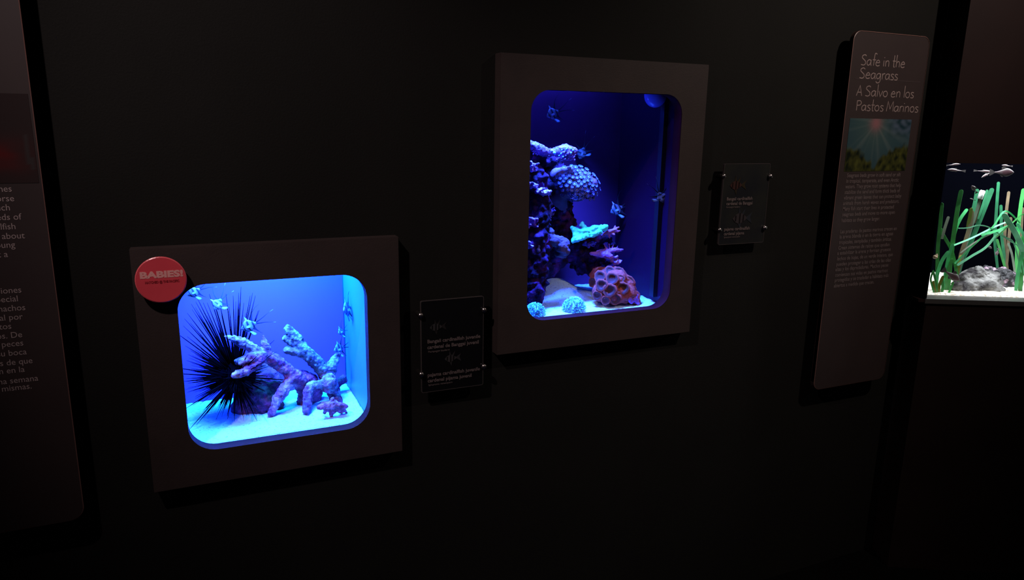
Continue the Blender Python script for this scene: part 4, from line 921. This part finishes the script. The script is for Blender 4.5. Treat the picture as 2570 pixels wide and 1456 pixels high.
plant('bright seagrass plant bending far over to the left across the seagrass tank', (2568, 735), .15, [
    ([(2560,745),(2562,690),(2566,640),(2570,590)], 13, 0, 'g_mid'), ([(2548,745),(2553,700),(2562,650),(2568,610)], 10, -.01, 'g_bright'),
    ([(2606,742),(2600,700),(2573,640),(2548,585),(2518,536)], 15, -.02, 'g_mint'), ([(2612,742),(2604,660),(2575,600),(2552,560)], 8, -.01, 'g_mint'),
    ([(2574,742),(2572,700),(2558,625),(2535,605),(2505,586),(2480,570),(2455,566),(2430,572),(2405,573)], 3, -.03, 'g_mint'),
    ([(2565,690),(2545,612),(2525,596),(2508,586)], 3.4, -.02, 'g_mint'), ([(2560,580),(2535,568),(2500,580),(2462,590)], 7, -.03, 'g_bright'),
    ([(2540,565),(2510,580),(2475,620),(2440,642),(2402,666)], 7, -.03, 'g_mint'), ([(2560,560),(2523,530),(2490,572),(2440,618),(2396,662)], 5, -.03, 'g_bright'),
    ([(2530,556),(2495,570),(2440,597),(2393,616)], 5, -.03, 'g_mint'), ([(2520,570),(2493,584),(2450,606),(2410,635)], 4, -.03, 'g_grey'),
    ([(2618,742),(2606,620),(2592,560),(2570,538),(2540,560),(2500,596)], 4, -.02, 'g_mid')])
plant('dim tall seagrass plant behind the boulder near the back wall of the seagrass tank', (2520, 690), .33, [
    ([(2506,690),(2501,650),(2497,600),(2500,540),(2506,456)], 8, 0, 'g_dark'), ([(2526,690),(2520,640),(2514,590),(2512,514)], 8, 0, 'g_dark'), ([(2530,690),(2522,610),(2525,540),(2532,480)], 8, .01, 'g_brown'),
    ([(2524,690),(2530,620),(2537,545)], 8, -.01, 'g_brown'), ([(2528,690),(2512,635),(2502,600)], 7, -.01, 'g_mid'), ([(2550,690),(2554,600),(2560,530),(2569,473)], 10, .0, 'g_mid'),
    ([(2548,690),(2540,640),(2530,610)], 6, -.01, 'g_grey'), ([(2560,690),(2562,600),(2566,520)], 8, .01, 'g_brown')])
# silvery fish of the seagrass tank
SILV = (.10, .075, .082)
def silver_fish(slim=1.0):
    r = bpy.data.objects.new('silver_fish', None); COL.objects.link(r)
    h = slim
    prof = [(0, 0, .01, .008), (.08, .005, .07*h, .03), (.25, .01, .16*h, .055), (.42, .01, .18*h, .055), (.65, .0, .11*h, .035), (.85, 0, .05*h, .018), (1, 0, .035*h, .01)]
    def col(x, z):
        if z > .09*h: return (.15, .145, .145)
        if .12 < x < .6 and abs(z) < .08*h: return (.085, .042, .052)
        return SILV
    fish_body(prof, col).build('body', MT['fish'], r, smooth=True, local=True)
    c = lambda k: (.06, .056, .056)
    fin([((.97, -.02), (.97, .03)), ((1.12, -.10*h), (1.12, .12*h)), ((1.26, -.16*h), (1.26, .17*h))], c).build('tail_fin', MT['fish'], r, local=True)
    fin([((.38, .17*h), (.62, .11*h)), ((.46, .25*h), (.64, .17*h)), ((.58, .28*h), (.66, .23*h))], c).build('dorsal_fin', MT['fish'], r, local=True)
    fin([((.50, -.14*h), (.68, -.09*h)), ((.58, -.22*h), (.70, -.15*h))], c).build('anal_fin', MT['fish'], r, local=True)
    for sd in (-1, 1):
        b = MB(); b.ball((.08, sd*.03, .02), .018, 10, 7, (1, .5, 1)); b.col = [(.01, .01, .01)]*len(b.v); b.build('eye', MT['fish'], r, smooth=True, local=True)
    return r
G3 = 'small fish in the seagrass tank'
f1 = silver_fish(1.25); place_fish(f1, at3(2545, 433, .13), at3(2496, 433, .14), 'plump silvery-pink fish at the top of the seagrass tank, facing right', group=G3)
f2 = silver_fish(.55)
place_fish(f2, at3(2490, 432, .16), at3(2453, 429, .17), 'slender silvery fish with its head touching the tail of the plump silvery-pink fish', group=G3)
for s_, t_, v, lab in (((2463,446),(2486,433),.15,'slender silvery fish slanting down to the left, just left of the plump silvery-pink fish'),
                       ((2378,426),(2414,429),.14,'slender silvery fish in the upper left corner of the seagrass tank'),
                       ((2410,412),(2380,415),.15,'faint fish shape standing in for a reflection at the water surface in the upper left corner of the seagrass tank'),  # fish copy stands in for a mirror image under the water surface
                       ((2514,415),(2536,417),.16,'faint fish shape standing in for a reflection at the water surface above the plump silvery-pink fish'),  # another surface reflection, built as a fish body
                       ((2434,498),(2445,502),.2,'tiny grey fish left of the white-tipped stem')):
    place_fish(copy_tree(f2), at3(*s_, v), at3(*t_, v+.005), lab, group=G3)
for s_, t_, v, lab in (((2439,466),(2449,481),.18,'tiny pale fish beside the tip of a dark green seagrass blade'),
                       ((2489,624),(2478,617),.25,'tiny pinkish fish above the boulder, left of the back seagrass stems'),
                       ((2500,642),(2505,627),.3,'tiny pinkish fish hanging between the back seagrass stems'),
                       ((2408,705),(2374,682),.10,'dull grey fish resting nose down against the boulder')):
    place_fish(copy_tree(f1), at3(*s_, v), at3(*t_, v+.004), lab, group=G3)
sp = at3(2347, 645, .12)
b = MB(); b.ball(sp, 6*mpp(sp), 14, 10, (1, 1, .8)); b.ball(sp+Vector((.003, -.002, .005)), 3.6*mpp(sp), 12, 8); b.ball(sp+Vector((.004, -.003, .0095)), 1.8*mpp(sp), 10, 7)
tag(b.build('snail', MT['tan'], origin=sp, smooth=True), 'tan snail clinging to the leftmost seagrass blade', 'snail')
b = MB(); b.box3(.05, .09, 1.62, .85, .24, 1.66); tag(b.build('lamp_housing', MT['pipe'], origin=C3+U3*.45+V3*.16+Vector((0, 0, 1.62))), 'black light strip hanging over the seagrass tank', 'lamp')
